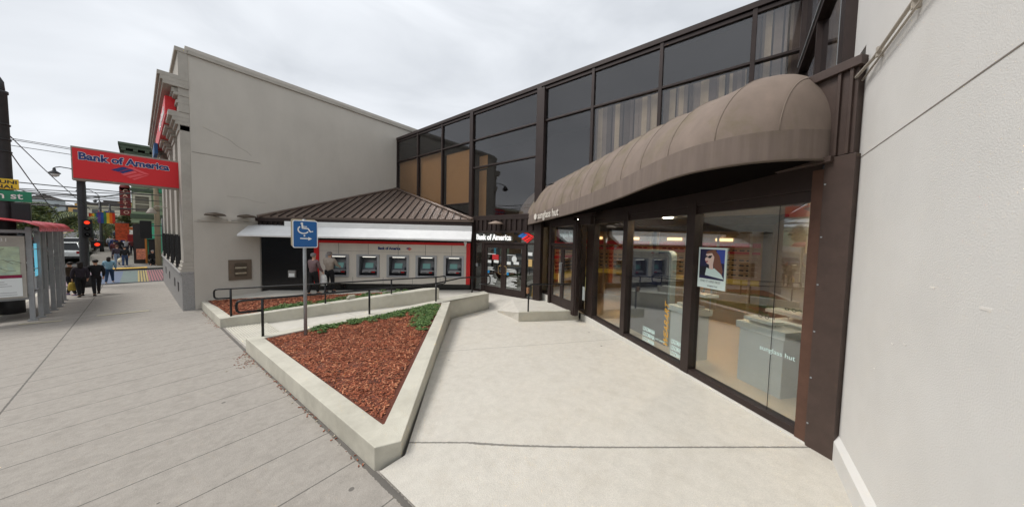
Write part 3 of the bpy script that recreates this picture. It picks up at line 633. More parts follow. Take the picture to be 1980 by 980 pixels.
# ribbed fascia over the bank door
BF = frame((9.32, 9.5), 181)
m_ = MB(BF).box(.1, 3.5, .0, .1, 2.78, 3.3)
for k in range(12): m_.box(.25+k*.27, .37+k*.27, -.045, 0, 2.82, 3.26)
m_.box(.1, 3.5, -.06, .0, 2.72, 2.79).box(.1, 3.5, -.05, 0, 3.26, 3.32)
m_.build('ribbed_fascia', brown, gb, bevel=.004)
MB(BF).lathe([(.03, .12), (.16, .08), (.30, .02), (.31, 0), (.05, -.01)], (1.72, -.35, 3.07), 18).box(1.69, 1.75, -.35, 0, 3.12, 3.17).build('wall_light', mat('lamp_taupe', srgb((150, 132, 118)), .5), gb)
# bank entrance
m_ = MB(BF)
m_.box(-.08, .14, -.08, .1, 0, 3.3).box(.62, .80, -.02, .08, .1, 2.28).box(2.96, 3.05, -.03, .08, .1, 2.3).box(3.44, 3.74, -.08, .12, 0, 8.0).box(.14, 3.44, -.03, .08, 2.26, 2.34).box(.14, .62, -.02, .08, .1, .2).box(3.05, 3.44, -.02, .08, .1, .2)
m_.build('door_frame', brown, gb, bevel=.004)
pane(BF, .14, 3.44, 2.34, 2.72, gls, .02); pane(BF, .14, .62, .2, 2.26, gls, .02); pane(BF, 3.05, 3.44, .2, 2.26, gls, .02)
for j, (a, b) in enumerate(((.81, 1.88), (1.89, 2.95))):
    m_ = MB(BF).box(a, a+.13, 0, .05, .13, 2.24).box(b-.13, b, 0, .05, .13, 2.24).box(a+.13, b-.13, 0, .05, 2.08, 2.24).box(a+.13, b-.13, 0, .05, .13, .42)
    d = m_.build('door', brown, gb, label='left leaf of the glazed bank door' if j == 0 else 'right leaf of the glazed bank door')
    pane(BF, a+.13, b-.13, .42, 2.08, gls, .02, 'glass', d)
    hx = b-.09 if j == 0 else a+.09; s_ = -1 if j == 0 else 1
    MB(BF).tube([(hx, 0, 1.0), (hx, -.07, 1.0), (hx+s_*.12, -.07, 1.03), (hx+s_*.12, -.07, 1.32), (hx, -.07, 1.35), (hx, 0, 1.35)], .013, 6).build('handle', mat('brass', srgb((190, 160, 110)), .3, .8), d)
    m_ = MB(BF); r_ = random.Random(j+4); x0 = a+.17
    for k in range(13):
        z = 1.22-k*.052-(.08 if k > 2 else 0)
        if z < .5 or (k in (3, 4) ): continue
        m_.box(x0+(.1 if k == 5 else 0), x0+.25+r_.random()*.32, .012, .018, z, z+.026)
    m_.box(x0, x0+.45, .012, .018, 1.80, 1.825).box(x0+.0, x0+.2, .012, .018, 1.42, 1.54).box(x0+.35, x0+.62, .012, .018, 1.45, 1.56)
    m_.build('notice_lettering', whitep, d)
    MB(BF).box(x0, x0+.11, .010, .017, .98, 1.10).build('access_sticker', flat('access_blue', (30, 140, 200)), d)
    if j == 0: MB(BF).box(x0+.26, x0+.62, .010, .017, 1.58, 1.80).build('red_sticker', flat('sticker_red', (190, 40, 44)), d)
    else: MB(BF).add([(x0+.38+.13*math.cos(t*.5236), .012, 1.66+.13*math.sin(t*.5236)) for t in range(12)], [tuple(range(12))]).build('round_sticker', whitep, d)
text('entrance_lettering', 'Bank of America', BF, .33, flat('lit_letter', (245, 245, 242), emit=.5), gb, x=.27, z=2.42, y=-.02, bold=.010, sx=.90, ext=.004)
logo(BF, 2.62, 2.34, -.02, .78, gb, flat('logo_red', (225, 40, 40), emit=.2), flat('logo_blue', (40, 100, 170), emit=.2))
MB(BF).box(3.12, 3.32, .012, .018, 1.84, 1.97).build('window_notice', whitep, gb)
MB(BF).box(3.14, 3.32, .012, .018, 1.42, 1.7).build('window_notice', flat('tan_paper', (206, 172, 112)), gb)
MB(BF).box(.32, .42, -.06, -.02, 1.22, 1.36).build('push_plate', galv, gb)
# vestibule behind
vest = mat('vestibule', srgb((92, 80, 66)), .8, 0, .15, 1.5); tanf = mat('tan_floor', srgb((196, 172, 142)), .35, 0, .05, 2)
MB().box(9.45, 12.5, 6.0, 9.8, .08, .1).build('vestibule_floor', vest, gb)
MB().box(12.4, 12.5, 6.0, 9.8, .1, 3.2).box(9.5, 12.5, 9.7, 9.8, .1, 3.2).box(9.45, 12.5, 5.95, 6.1, .1, 3.2).box(9.4, 12.5, 6, 9.8, 3.1, 3.15).box(11.0, 11.1, 8.4, 9.0, .1, 3.0).box(11.5, 11.6, 6.4, 7.0, .1, 3).build('vestibule_wall', vest, gb)
cone = tag(MB().lathe([(.19, 0), (.18, .05), (.15, .3), (.10, .8), (.07, 1.0), (.02, 1.05)], (9.75, 6.32, .12), 4).build('wet_floor_cone', flat('cone_yellow', (226, 166, 30), .5)), 'yellow wet floor cone standing inside the glass by the bank door', 'floor cone')
# shop door wall (shop entrance)
DF = frame((9.25, 5.35), 211)
m_ = MB(DF)
m_.box(-1.2, 2.4, -.03, .12, 3.2, 3.6).box(1.66, 2.3, .0, .12, 2.95, 3.2).box(-.95, -.8, -.05, .1, .1, 3.2).box(-.06, .08, -.06, .1, .1, 3.1).box(1.50, 1.66, -.06, .1, .1, 3.1).box(.08, 1.5, -.04, .08, 2.26, 2.36).box(-.8, 1.5, -.05, .1, 2.95, 3.2).box(-.8, -.06, -.03, .08, .42, .5).box(1.66, 1.72, -.04, .08, .1, 3.1)
m_.build('door_frame', brown, gb, bevel=.004)
MB(DF).box(-.9, -.06, -.04, .1, .1, .42).build('base_kerb', mat('white_kerb', srgb((205, 202, 194)), .8, 0, .06, 5), gb)
pane(DF, -.8, -.06, .5, 2.95, gls, .02)
tp = pane(DF, .08, 1.5, 2.36, 2.95, gls, .02)
for j, (a, b) in enumerate(((.09, .79), (.80, 1.49))):
    m_ = MB(DF).box(a, a+.09, 0, .05, .19, 2.25).box(b-.09, b, 0, .05, .19, 2.25).box(a+.09, b-.09, 0, .05, 2.15, 2.25).box(a+.09, b-.09, 0, .05, .19, .5)
    d = m_.build('door', brown, gb, label='left leaf of the shop door' if j == 0 else 'right leaf of the shop door')
    pane(DF, a+.09, b-.09, .5, 2.15, gls, .02, 'glass', d)
    hx = b-.04 if j == 0 else a+.04
    MB(DF).tube([(hx, 0, .95), (hx, -.06, .95), (hx, -.06, 1.7), (hx, 0, 1.7)], .012, 6).build('handle', galv, d)
    if j == 0: MB(DF).box(a+.5, a+.62, -.012, -.004, 1.0, 1.3).build('door_notice', flat('tan_paper2', (190, 160, 110)), d)
MB(DF).box(.25, 1.4, .10, .14, 2.4, 2.9).build('sign_board', darkm, gb)
MB(DF).box(.25, .42, .085, .10, 2.45, 2.85).build('sign_red', flat('sign_dim_red', (150, 40, 50)), gb)
text('door_sign_lettering', 'sunglass hut', DF, .27, flat('dim_letter', (150, 170, 168), emit=.15), gb, x=.46, z=2.58, y=.085, sx=.62)
# storefront
SF = frame((8.5, 3.4), 220.5)
m_ = MB(SF)
for a, b in ((-.95, -.80), (-.40, 0.06), (1.56, 1.74), (3.56, 3.74)): m_.box(a, b, -.06, .12, .05, 3.2)
m_.box(-.95, 5.5, -.05, .12, 3.12, 3.40).box(-.95, 5.52, -.05, .12, .10, .19).box(0, 5.5, -.02, .1, 2.98, 3.12)
m_.build('shopfront_post', brown, gb, bevel=.005)
MB(SF).box(5.42, 5.54, -.07, .1, .05, 3.34).build('shopfront_jamb', mat('brown_worn', srgb((88, 62, 50)), .5, .2, .2, 5), gb)
m_ = MB(SF).box(5.54, 5.80, -.09, .1, -.1, 3.45)
m_.build('corner_pillar', brown2, gb, bevel=.004)
for z in (.35, .9, 1.45, 2.0, 2.55, 3.15): MB(SF).box(5.552, 5.568, -.096, -.09, z, z+.016).build('rivet', galv, gb)
m_ = MB(SF).box(-.9, 5.62, -.14, 0, 3.40, 3.46).box(4.9, 5.76, -.06, .1, 3.46, 4.36).box(4.7, 5.80, -.11, .1, 4.36, 4.46).box(5.60, 5.63, -.09, -.06, 3.46, 4.36).box(5.70, 5.73, -.09, -.06, 3.46, 4.36).box(-.9, 4.9, .0, .1, 3.40, 4.3)
m_.build('parapet', brown2, gb, bevel=.005)
MB().box(7.40, 7.48, 5.06, 5.12, .78, .96).build('push_button', mat('button_box', srgb((150, 110, 80)), .5), st)
MB(SF).lathe([(.0, 0), (.05, 0), (.05, -.09), (.0, -.1)], (5.55, -.2, 4.22), 8).build('flood_sensor', darkm, gb)
MB(SF).box(-.6, 5.55, -.10, .12, -.4, .10).build('base_kerb', MATS['white_kerb'], gb, bevel=.008)
gp = [pane(SF, .06, 1.56, .19, 2.98, gls, .03, 'shop_window'), pane(SF, 1.74, 3.56, .19, 2.98, gls, .03, 'shop_window'), pane(SF, 3.74, 5.42, .19, 2.98, gls, .03, 'shop_window'), pane(SF, -.80, -.40, .19, 2.98, gls, .03, 'shop_window')]
MB(SF).box(5.02, 5.028, .028, .031, .19, 2.98).build('glass_joint', darkm, gp[2])
lt = flat('decal_white', (214, 236, 232), .5)
for x0, z0, wd in ((2.36, .24, .36), (3.22, .24, .30)):
    for k in range(3): text('window_lettering', 'LOGOMANIA', SF, .125, lt, gp[1], x=x0, z=z0+.005+k*.118, y=.024, sx=.52*wd/.36, bold=.003, ext=.001)
text('window_lettering', 'JUST LANDED', SF, .05, lt, gp[1], x=2.78, z=.40, y=.024, ext=.001, sx=.9)
text('window_lettering', 'WEARART', SF, .17, flat('decal_gold', (216, 164, 60), .5), gp[1], x=3.13, z=.33, y=.024, rot=R(-90), ext=.001, bold=.0015, sx=1.12, shear=.45)
text('window_lettering', 'sunglass hut', SF, .09, lt, gp[2], x=4.88, z=.99, y=.024, ext=.001)
# posters on the glass
po = MB(SF).box(3.78, 4.31, .018, .027, 1.70, 2.39).build('poster', flat('poster_paper', (224, 240, 236), .5), gp[2])
def poly(nm, pts, mt, y, par, F_=SF): return MB(F_).outline(pts, y, y-.001, 0).build(nm, mt, par)
def portrait(par, x0, z0, w_, h_, y, F_):
    def P_(l): return [(x0+a*w_, z0+b*h_) for a, b in l]
    m = MB(F_)
    def q(l, mi, k): m.outline(P_(l), y-.0006*k, y-.0006*(k+1), mi)
    q([(0, 0), (1, 0), (1, 1), (0, 1)], 0, 0)
    q([(.55, .6), (1, .55), (1, 1), (.7, 1)], 1, 1); q([(0, .1), (.35, .1), (.4, .45), (0, .4)], 5, 1)
    q([(.35, .95), (.6, 1), (.8, .8), (.95, .3), (.88, .08), (.66, .3), (.58, .45), (.5, .8), (.28, .86), (.26, .9)], 2, 2)
    q([(.25, .12), (1, .05), (.9, .2), (.62, .38), (.45, .34), (.3, .38)], 4, 3)
    q([(.26, .84), (.5, .88), (.6, .75), (.56, .5), (.58, .34), (.42, .34), (.4, .48), (.3, .52), (.25, .6), (.22, .66), (.25, .7)], 3, 4)
    q([(.24, .78), (.3, .79), (.34, .75), (.40, .79), (.52, .8), (.46, .71), (.38, .70), (.33, .74), (.26, .72)], 5, 5)
    q([(.25, .59), (.33, .61), (.36, .58), (.28, .55)], 6, 5)
    return m.build('portrait_print', [flat('pr_navy', (34, 34, 74)), flat('pr_blue', (60, 80, 170)), flat('pr_hair', (128, 84, 70)), flat('pr_skin', (232, 206, 196)), flat('pr_white', (216, 238, 234)), flat('pr_dark', (24, 26, 40)), flat('pr_lip', (170, 30, 40))], par)
portrait(po, 3.81, 1.86, .47, .50, .017, SF)
text('poster_lettering', 'FIND IT HERE FIRST', SF, .052, flat('poster_grey', (120, 130, 130)), po, x=3.84, z=1.80, y=.0165, ext=.0005, sx=.86)
text('poster_lettering', 'sunglass hut', SF, .04, flat('poster_ink', (60, 70, 80)), po, x=3.98, z=1.735, y=.0165, ext=.0005)
MB(SF).box(-.76, -.60, .018, .027, .5, .95).build('poster', whitep, gp[3]); MB(SF).box(-.58, -.44, .018, .027, .85, 1.3).build('poster', flat('yellow_paper', (240, 232, 150)), gp[3])
# shop interior
MB().add([(4.95, -.95, .12), (9.2, -.95, .121), (14, -.95, .12), (14, 6.0, .12), (9.6, 6.0, .12), (9.3, 5.3, .12), (8.6, 3.5, .12)], [(0, 1, 2, 3, 4, 5, 6)]).build('shop_floor', tanf, gb)
MB().add([(4.95, -.95, 3.2), (14, -.95, 3.2), (14, 6.0, 3.2), (9.6, 6.0, 3.2), (9.3, 5.3, 3.2), (8.6, 3.5, 3.2)], [(5, 4, 3, 2, 1, 0)]).build('shop_ceiling', mat('shop_ceiling', srgb((150, 140, 128)), .9), gb)
MB().box(4.95, 14, -1.0, -.96, .12, 3.2).box(13.0, 13.1, -1, 6, .12, 3.2).box(9.6, 14, 5.9, 5.95, .12, 3.2).build('shop_wall', mat('shop_wall', srgb((140, 130, 118)), .8, 0, .08, 1), gb)
MB().add([(8.6, 3.5, 4.5), (4.95, -.95, 4.5), (9.4, -.95, 4.5), (9.4, 6.0, 4.5)], [(0, 1, 2, 3)]).build('lower_roof', darkm, gb)
m_ = MB()
for x, y in ((7.6, .6), (9.2, 1.6), (10.6, 3.2), (9.6, 4.4), (11.6, .8)): m_.box(x-.5, x+.5, y-.12, y+.12, 3.17, 3.195)
for x, y in ((4.4, 1.2), (3.0, .75), (1.0, 1.6)): p = SF @ Vector((x, y, 0)); m_.box(p.x-.35, p.x+.35, p.y-.1, p.y+.1, 3.17, 3.195)  # fill panels added above the window displays to brighten the white stands
cl = m_.build('ceiling_and_fill_light', flat('ceiling_and_fill_lamp', (255, 240, 215), emit=14), gb)
# display wall shelving
for i, (F_, x0, x1, lb) in enumerate(((frame((13.0, 5.6), 180), 0, 2.9, 'sunglasses display shelving on the back wall left half'), (frame((13.0, 2.5), 180), 0, 3.2, 'sunglasses display shelving on the back wall right half'))):
    t = thing('display_shelving', lb, 'shelving', (12.9, 4.2-3*i, .12), group='sunglasses display shelving')
    MB(F_).box(x0, x1, -.25, -.05, .12, 2.9).build('case', mat('oak_case', srgb((176, 142, 100)), .6), t)
    m_ = MB(F_)
    for z in (1.35, 1.52, 1.69, 1.86, 2.03): m_.box(x0+.1, x1-.1, -.32, -.25, z, z+.02)
    m_.build('shelf', mat('oak_shelf', srgb((208, 180, 136)), .5), t)
    m_ = MB(F_).box(x0+.05, x1-.05, -.3, -.25, 2.35, 2.5).box(x0+.05, x1-.05, -.3, -.25, 2.12, 2.2); m_.build('red_band', flat('shop_red_glow', (176, 46, 48), emit=.06), t)  # red and yellow bands carry a faint glow in their material, no lamp
    MB(F_).box(x0+.05, x1-.05, -.45, -.25, 1.08, 1.25).build('yellow_band', flat('shop_yellow_glow', (206, 178, 78), emit=.06), t)
    for q_ in (.35, 1.9): MB(F_).box(x0+q_, x0+q_+.5, -.29, -.25, 2.56, 2.66).build('light_strip', flat('warm_light', (255, 214, 150), emit=1.6), t)
    for q_ in (0, .98, 1.95, 2.86): MB(F_).box(x0+q_, x0+q_+.07, -.46, -.25, .12, 2.9).build('partition', mat('oak_post', srgb((188, 160, 122)), .6), t)
    m_ = MB(F_)
    for z in (1.37, 1.54, 1.71, 1.88, 2.22):
        x = x0+.2
        while x < x1-.25: m_.box(x, x+.13, -.33, -.30, z, z+.05); x += .2
    stuff(m_.build('sunglasses', darkm, t))
F_ = frame((12.0, 5.88), 90)
t = thing('display_shelving', 'warm lit display shelving on the end wall by the shop door', 'shelving', (11.3, 5.8, .12), group='sunglasses display shelving')
F_ = frame((9.9, 5.88), 90)
MB(F_).box(0, 3.0, -.25, -.05, .12, 2.9).build('case', MATS['oak_case'], t)
MB(F_).box(.05, 2.95, -.3, -.25, 2.3, 2.45).box(.05, 2.95, -.3, -.25, 1.75, 1.85).build('red_band', MATS['shop_red_glow'], t)
MB(F_).box(.05, 2.95, -.5, -.25, .95, 1.15).build('yellow_band', MATS['shop_yellow_glow'], t)
m_ = MB(F_)
for z in (1.25, 1.4, 1.55, 1.95, 2.1):
    x = .2
    while x < 2.7: m_.box(x, x+.14, -.3, -.25, z, z+.05); x += .22
stuff(m_.build('sunglasses', darkm, t))
# kiosk screen frame just inside the first and second window
t = thing('display_arch', 'tall grey rounded arch panel standing inside the shop window', 'display panel', tuple(SF @ Vector((1.6, .6, .12))))
def arch(x0, x1, z0, z1, r_, n=6):
    pts = [(x0, z0), (x1, z0)]
    for k in range(n+1): a = k/n*math.pi/2; pts.append((x1-r_+r_*math.cos(a), z1-r_+r_*math.sin(a)))
    for k in range(n+1): a = math.pi/2+k/n*math.pi/2; pts.append((x0+r_+r_*math.cos(a), z1-r_+r_*math.sin(a)))
    return pts
MB(SF).outline(arch(.75, 2.55, .12, 2.28, .15), .52, .66).build('arch_frame', mat('arch_silver', srgb((158, 168, 168)), .35, .3), t)
MB(SF).outline(arch(.81, 2.49, .12, 2.22, .12), .50, .52).build('arch_panel', mat('arch_panel', srgb((70, 70, 80)), .4, 0, .15, 2), t)
MB(SF).box(1.1, 2.3, .49, .50, 1.45, 2.05).build('screen', mat('screen_dark', srgb((58, 60, 86)), .25, 0, .3, 4), t)
# display plinths
wh = mat('plinth_white', srgb((226, 230, 228)), .4, 0, .03, 3); gy = mat('plinth_glass_grey', srgb((176, 180, 178)), .3, 0, .06, 2)
def plinth(label, x0, x1, y0, y1, ztop_, trays):
    t = thing('display_plinth', label, 'display stand', tuple(SF @ Vector(((x0+x1)/2, (y0+y1)/2, .12))), group='white topped display stands in the shop window')
    MB(SF).box(x0+.04, x1-.04, y0+.04, y1-.04, .12, ztop_).build('base', gy, t)
    MB(SF).box(x0, x1, y0, y1, ztop_-.03, ztop_+.09).build('top', wh, t, bevel=.005)
    for (a, b, c, d, z) in trays:
        q = MB(SF).box(a, b, c, d, z, z+.05).build('tray', wh, t)
        m_ = MB(SF)
        for px, py in ((a+.04, (c+d)/2), (b-.04, (c+d)/2)): m_.tube([(px, py, ztop_+.09), (px, py, z)], .006, 5)
        if z > ztop_+.12: m_.build('stem', galv, q)
        m_ = MB(SF)
        for k in (-.05, .05): m_.tube([((a+b)/2+k+.03*math.cos(s*.785), (c+d)/2, z+.085+.022*math.sin(s*.785)) for s in range(9)], .005, 5, caps=False)
        m_.build('sunglasses', darkm, q)
plinth('white topped stand with two sunglass trays and a photo card behind the gold lettering', 2.72, 3.34, .35, .85, 1.05, [(2.85, 3.3, .45, .7, 1.16), (2.95, 3.5, .5, .8, 1.42)])
plinth('long white topped stand with stepped sunglass trays in the right hand window', 4.02, 4.78, .62, 2.2, 1.06, [(4.1, 4.55, .68, .93, 1.19), (4.2, 4.74, 1.0, 1.3, 1.33), (4.1, 4.6, 1.45, 1.75, 1.25), (4.25, 4.7, 1.8, 2.05, 1.52)])
pc = tag(MB(SF).box(3.08, 3.46, .68, .69, 1.48, 1.86).build('photo_card', flat('card_grey', (150, 150, 150))), 'portrait photo card standing on the upper tray of the display stand', 'photo card')
m_ = MB(SF)
for cx in (3.2, 3.36):
    m_.outline([(cx-.06, 1.5), (cx+.06, 1.5), (cx+.07, 1.65), (cx+.06, 1.78), (cx, 1.83), (cx-.06, 1.78), (cx-.07, 1.65)], .679, .676, 0)
    m_.outline([(cx-.06, 1.69), (cx+.06, 1.69), (cx+.05, 1.73), (cx-.05, 1.73)], .675, .673, 1)
    m_.outline([(cx-.07, 1.77), (cx+.07, 1.77), (cx+.04, 1.85), (cx-.04, 1.85)], .675, .673, 2)
m_.build('face_print', [flat('card_skin', (214, 160, 126)), darkm, flat('card_hair', (50, 34, 28))], pc)
# ------------------------------------------------------------------ fabric awning
fab = mat('awning_fabric', srgb((128, 114, 104)), .9, 0, .12, 4, bump=.1, bscale=120, dirt=.9, dirtcol=srgb((104, 96, 68)), streak=(1, 1, .5))
shade_black = mat('awning_shade_black', srgb((20, 17, 16)), 1, spec=0)  # near-black, so the shade beneath the awning sits in the colour
ag = thing('fabric_awning', 'long taupe vaulted fabric awning with stains above the shop windows', 'awning', tuple(SF @ Vector((2.3, -.6, 3.2))))
# front edge path in storefront plan: (x along, projection, bottom z)
def aw_at(s):   # s from left end 0 to right end 1 -> plan point on wall, on front edge, z
    pass
wallL = [(-5.05, 9.6), ]
ctrl_f = [(-4.50, -.45, 2.97), (-4.56, -1.05, 2.97), (-4.40, -1.38, 2.98), (-3.9, -1.49, 3.0), (-2.4, -1.35, 3.05), (-1.2, -1.26, 3.10), (0, -1.2, 3.14), (1.0, -1.18, 3.17), (2.2, -1.2, 3.21), (3.2, -1.25, 3.25), (4.2, -1.3, 3.32), (4.75, -1.25, 3.36), (5.1, -1.1, 3.38), (5.35, -.85, 3.40), (5.50, -.5, 3.42), (5.56, -.05, 3.44)]
ctrl_w = [(-3.9, -.35), (-3.8, -.35), (-3.6, -.35), (-3.2, -.3), (-2.1, -.1), (-1.0, 0), (0, 0), (1, 0), (2.2, 0), (3.2, 0), (4.1, 0), (4.7, 0), (5.0, 0), (5.22, 0), (5.38, 0), (5.48, 0)]
def dense(c, k):
    o = []
    c = [np.array(q, float) for q in c]
    for i in range(len(c)-1):
        p0 = c[max(i-1, 0)]; p1 = c[i]; p2 = c[i+1]; p3 = c[min(i+2, len(c)-1)]
        for j in range(k):
            t = j/k; o.append(.5*((2*p1)+(-p0+p2)*t+(2*p0-5*p1+4*p2-p3)*t*t+(-p0+3*p1-3*p2+p3)*t**3))
    o.append(c[-1]); return o
Fd = dense(ctrl_f, 16); Wd = dense(ctrl_w, 16)
al = [0.]
for i in range(1, len(Fd)): al.append(al[-1]+float(np.linalg.norm(Fd[i]-Fd[i-1])))
NR = 19; NS = 8; ss_ = np.linspace(0, al[-1], NR*NS+1)
Fd = [np.array([np.interp(q, al, [p[c] for p in Fd]) for c in range(3)]) for q in ss_]
Wd = [np.array([np.interp(q, al, [p[c] for p in Wd]) for c in range(2)]) for q in ss_]
rowsA = []; rowsV = []
for i, (a, b) in enumerate(zip(Fd, Wd)):
    fx, fy, fz = a; wx, wy = b; seg = (i % NS)/NS; u_ = math.sin(math.pi*seg); sag = .03*u_**.9
    hv = .34; zt = 4.75-.10*max(0, min(1, (fx-3.0)/1.5))-.05*max(0, (-1-fx)/2.5); q_ = max(0, (wx-4.98)/.55, (-3.1-wx)/.88); zt = fz+hv+(zt-fz-hv)*math.sqrt(max(0, 1-min(1, q_)**2))
    rowsV.append([(fx, fy, fz), (fx, fy+.004, fz+hv*.5), (fx, fy+.015, fz+hv)]); row = [(fx, fy+.015, fz+hv)]; t0 = .16
    for k in range(1, 13):
        t = t0+(math.pi/2-t0)*k/12; X_ = (math.cos(t0)-math.cos(t))/math.cos(t0); Z_ = (math.sin(t)-math.sin(t0))/(1-math.sin(t0)); sg_ = sag*math.sin(math.pi*min(1, k/12)**.7)
        row.append((fx+(wx-fx)*X_, fy+(wy-fy)*X_+sg_*math.cos(t), fz+hv+(zt-fz-hv)*Z_-sg_))
    rowsA.append(row)
MB(SF).grid(rowsA).build('canopy_fabric', fab, ag); MB(SF).grid(rowsV).build('valance', mat('valance_fabric', srgb((118, 105, 97)), .9, 0, .16, 9, dirt=.4, dirtcol=srgb((104, 94, 74)), streak=(1, 1, .06)), ag)
m_ = MB(SF)
for i in range(NS, len(rowsA)-1, NS): m_.tube([tuple(Vector(p)+Vector((0, -.002, .002))) for p in rowsA[i]]+[], .0045, 4)
m_.build('seam', mat('awning_seam', srgb((136, 124, 113)), .9), ag)
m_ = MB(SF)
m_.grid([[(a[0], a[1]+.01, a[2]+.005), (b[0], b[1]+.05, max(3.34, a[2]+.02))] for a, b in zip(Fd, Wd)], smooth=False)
m_.build('underside_shade', shade_black, ag)  # dark sheet added across the open awning to stand for its shade
MB(SF).tube([tuple(a) for a in Fd], .016, 6).build('edge_piping', mat('piping', srgb((84, 72, 62)), .9), ag)
# lettering on the valance, follows the front face between x=-2.8 and -1.9
a_, b_ = SF @ Vector((-2.4, -1.35, 0)), SF @ Vector((0, -1.2, 0)); dd = (b_-a_).normalized()
LF = Matrix(((dd.x, -dd.y, 0, a_.x), (dd.y, dd.x, 0, a_.y), (0, 0, 1, 0), (0, 0, 0, 1)))
text('awning_lettering', 'sunglass hut', LF, .33, flat('awning_white', (222, 216, 206)), ag, x=.74, z=3.19, y=-.03, sx=1.08, bold=.003, ext=.003)
MB(LF).add([(.52+.14*math.cos(t*.5236), -.035, 3.28+.11*math.sin(t*.5236)) for t in range(12)], [tuple(range(12))]).build('awning_emblem', MATS['awning_white'], ag)

# ------------------------------------------------------------------ stucco building on the right
sb = thing('stucco_building', 'pale rough stucco wall filling the right side beside the shop', 'building', (4, -4, 0))
MB().box(1.6, 4.83, -9, -1.0, -.5, 4.62).box(1.6, 5.28, -9, -1.0, 4.62, 12).build('wall', stucco, sb)
MB().box(1.58, 4.80, -1.001, -.955, -.3, .30).add([(1.58, -1.0, .36), (4.80, -1.0, .36), (4.80, -.955, .30), (1.58, -.955, .30)], [(0, 1, 2, 3)]).build('plinth', stucco, sb)
MB().box(1.6, 4.82, -1.002, -.997, 3.40, 3.407).build('wall_joint', mat('joint_dark', srgb((132, 124, 116)), .9), sb)
cdm = mat('conduit_paint', srgb((176, 168, 156)), .7)
m_ = MB().tube([(5.15, -.86, 4.20), (4.95, -.90, 4.24), (4.4, -.965, 4.28), (1.7, -.965, 4.36)], .015, 8).tube([(4.7, -.965, 4.20), (1.7, -.965, 4.27)], .009, 6)
for x in (4.3, 3.6, 2.9): m_.box(x-.015, x+.015, -1.0, -.955, 4.24, 4.33)
m_.build('conduit', cdm, sb)
m_ = MB()
for x, z, s_ in ((3.1, 2.2, .02), (3.6, 1.7, .012), (3.4, 1.75, .016), (2.6, 2.15, .03), (3.9, 1.4, .01)): m_.box(x-s_*2, x+s_, -1.004, -.998, z, z+s_*.5, rz=0)
m_.build('scuff', mat('scuff_white', srgb((226, 222, 216)), .9), sb)

# ------------------------------------------------------------------ disabled access sign
sg = thing('access_sign', 'blue wheelchair access sign with a right arrow on a grey post in the planter', 'sign', (2.31, 7.72, .1))
MB().tube([(2.31, 7.72, -.1), (2.31, 7.72, 2.8)], .035, 12).build('post', galv, sg)
GF = frame((2.31, 7.66), 96)
def rrect(x0, x1, z0, z1, r_):
    pts = []
    for cx, cz, a0 in ((x1-r_, z0+r_, -90), (x1-r_, z1-r_, 0), (x0+r_, z1-r_, 90), (x0+r_, z0+r_, 180)):
        for k in range(5): a = R(a0+k*22.5); pts.append((cx+r_*math.cos(a), cz+r_*math.sin(a)))
    return pts
MB(GF).outline(rrect(-.235, .235, 2.16, 2.77, .04), -.004, .0).build('plate', whitep, sg)
MB(GF).outline(rrect(-.218, .218, 2.178, 2.752, .03), -.008, -.004).build('plate_face', mat('sign_blue_face', srgb((12, 92, 158)), .4, 0, .04, 3), sg)
MB(GF).outline(rrect(-.245, .225, 2.19, 2.80, .04), .11, .116).build('rear_plate', mat('rear_plate_tan', srgb((186, 172, 146)), .5), sg)
m_ = MB(GF); Y0 = -.011
def bar(a, b, wdt):
    a = Vector((a[0], 0, a[1])); b = Vector((b[0], 0, b[1])); d = (b-a).normalized(); s_ = Vector((-d.z, 0, d.x))*wdt/2
    m_.outline([(q.x, q.z) for q in (a-s_, b-s_, b+s_, a+s_)], Y0, Y0+.002)
m_.outline([(-.065+.024*math.cos(t*.63), 2.70+.024*math.sin(t*.63)) for t in range(10)], Y0, Y0+.002)
bar((-.062, 2.69), (-.05, 2.585), .034); bar((-.055, 2.595), (.055, 2.59), .028); bar((-.04, 2.635), (.03, 2.632), .018); bar((.045, 2.595), (.095, 2.515), .028); bar((.085, 2.515), (.145, 2.53), .02)
ps_ = [(-.035+.10*math.cos(R(t)), 2.565+.085*math.sin(R(t))) for t in range(130, 345, 18)]
for a, b in zip(ps_[:-1], ps_[1:]): bar(a, b, .026)
bar((-.1, 2.37), (.06, 2.365), .024); m_.outline([(.05, 2.325), (.125, 2.363), (.05, 2.40)], Y0, Y0+.002)
m_.outline([(-.02+.018*math.cos(t*.63), 2.43+.018*math.sin(t*.63)) for t in range(10)], Y0, Y0+.002)
m_.build('wheelchair_symbol', whitep, sg)
MB(GF).lathe([(.001, 0), (.012, 0), (.012, .005)], (0, -.012, 2.715), 8).lathe([(.012, 0), (.012, .006)], (0.0, -.012, 2.2), 8).build('bolt', darkm, sg)
tag(MB().box(4.35, 4.55, 10.28, 10.42, .28, .42).tube([(4.32, 10.35, .28), (4.32, 10.3, .38)], .05, 8).build('ground_light', mat('stone_light', srgb((170, 166, 150)), .8), bevel=.01), 'small square landscape light on the wall of the far planter', 'light')

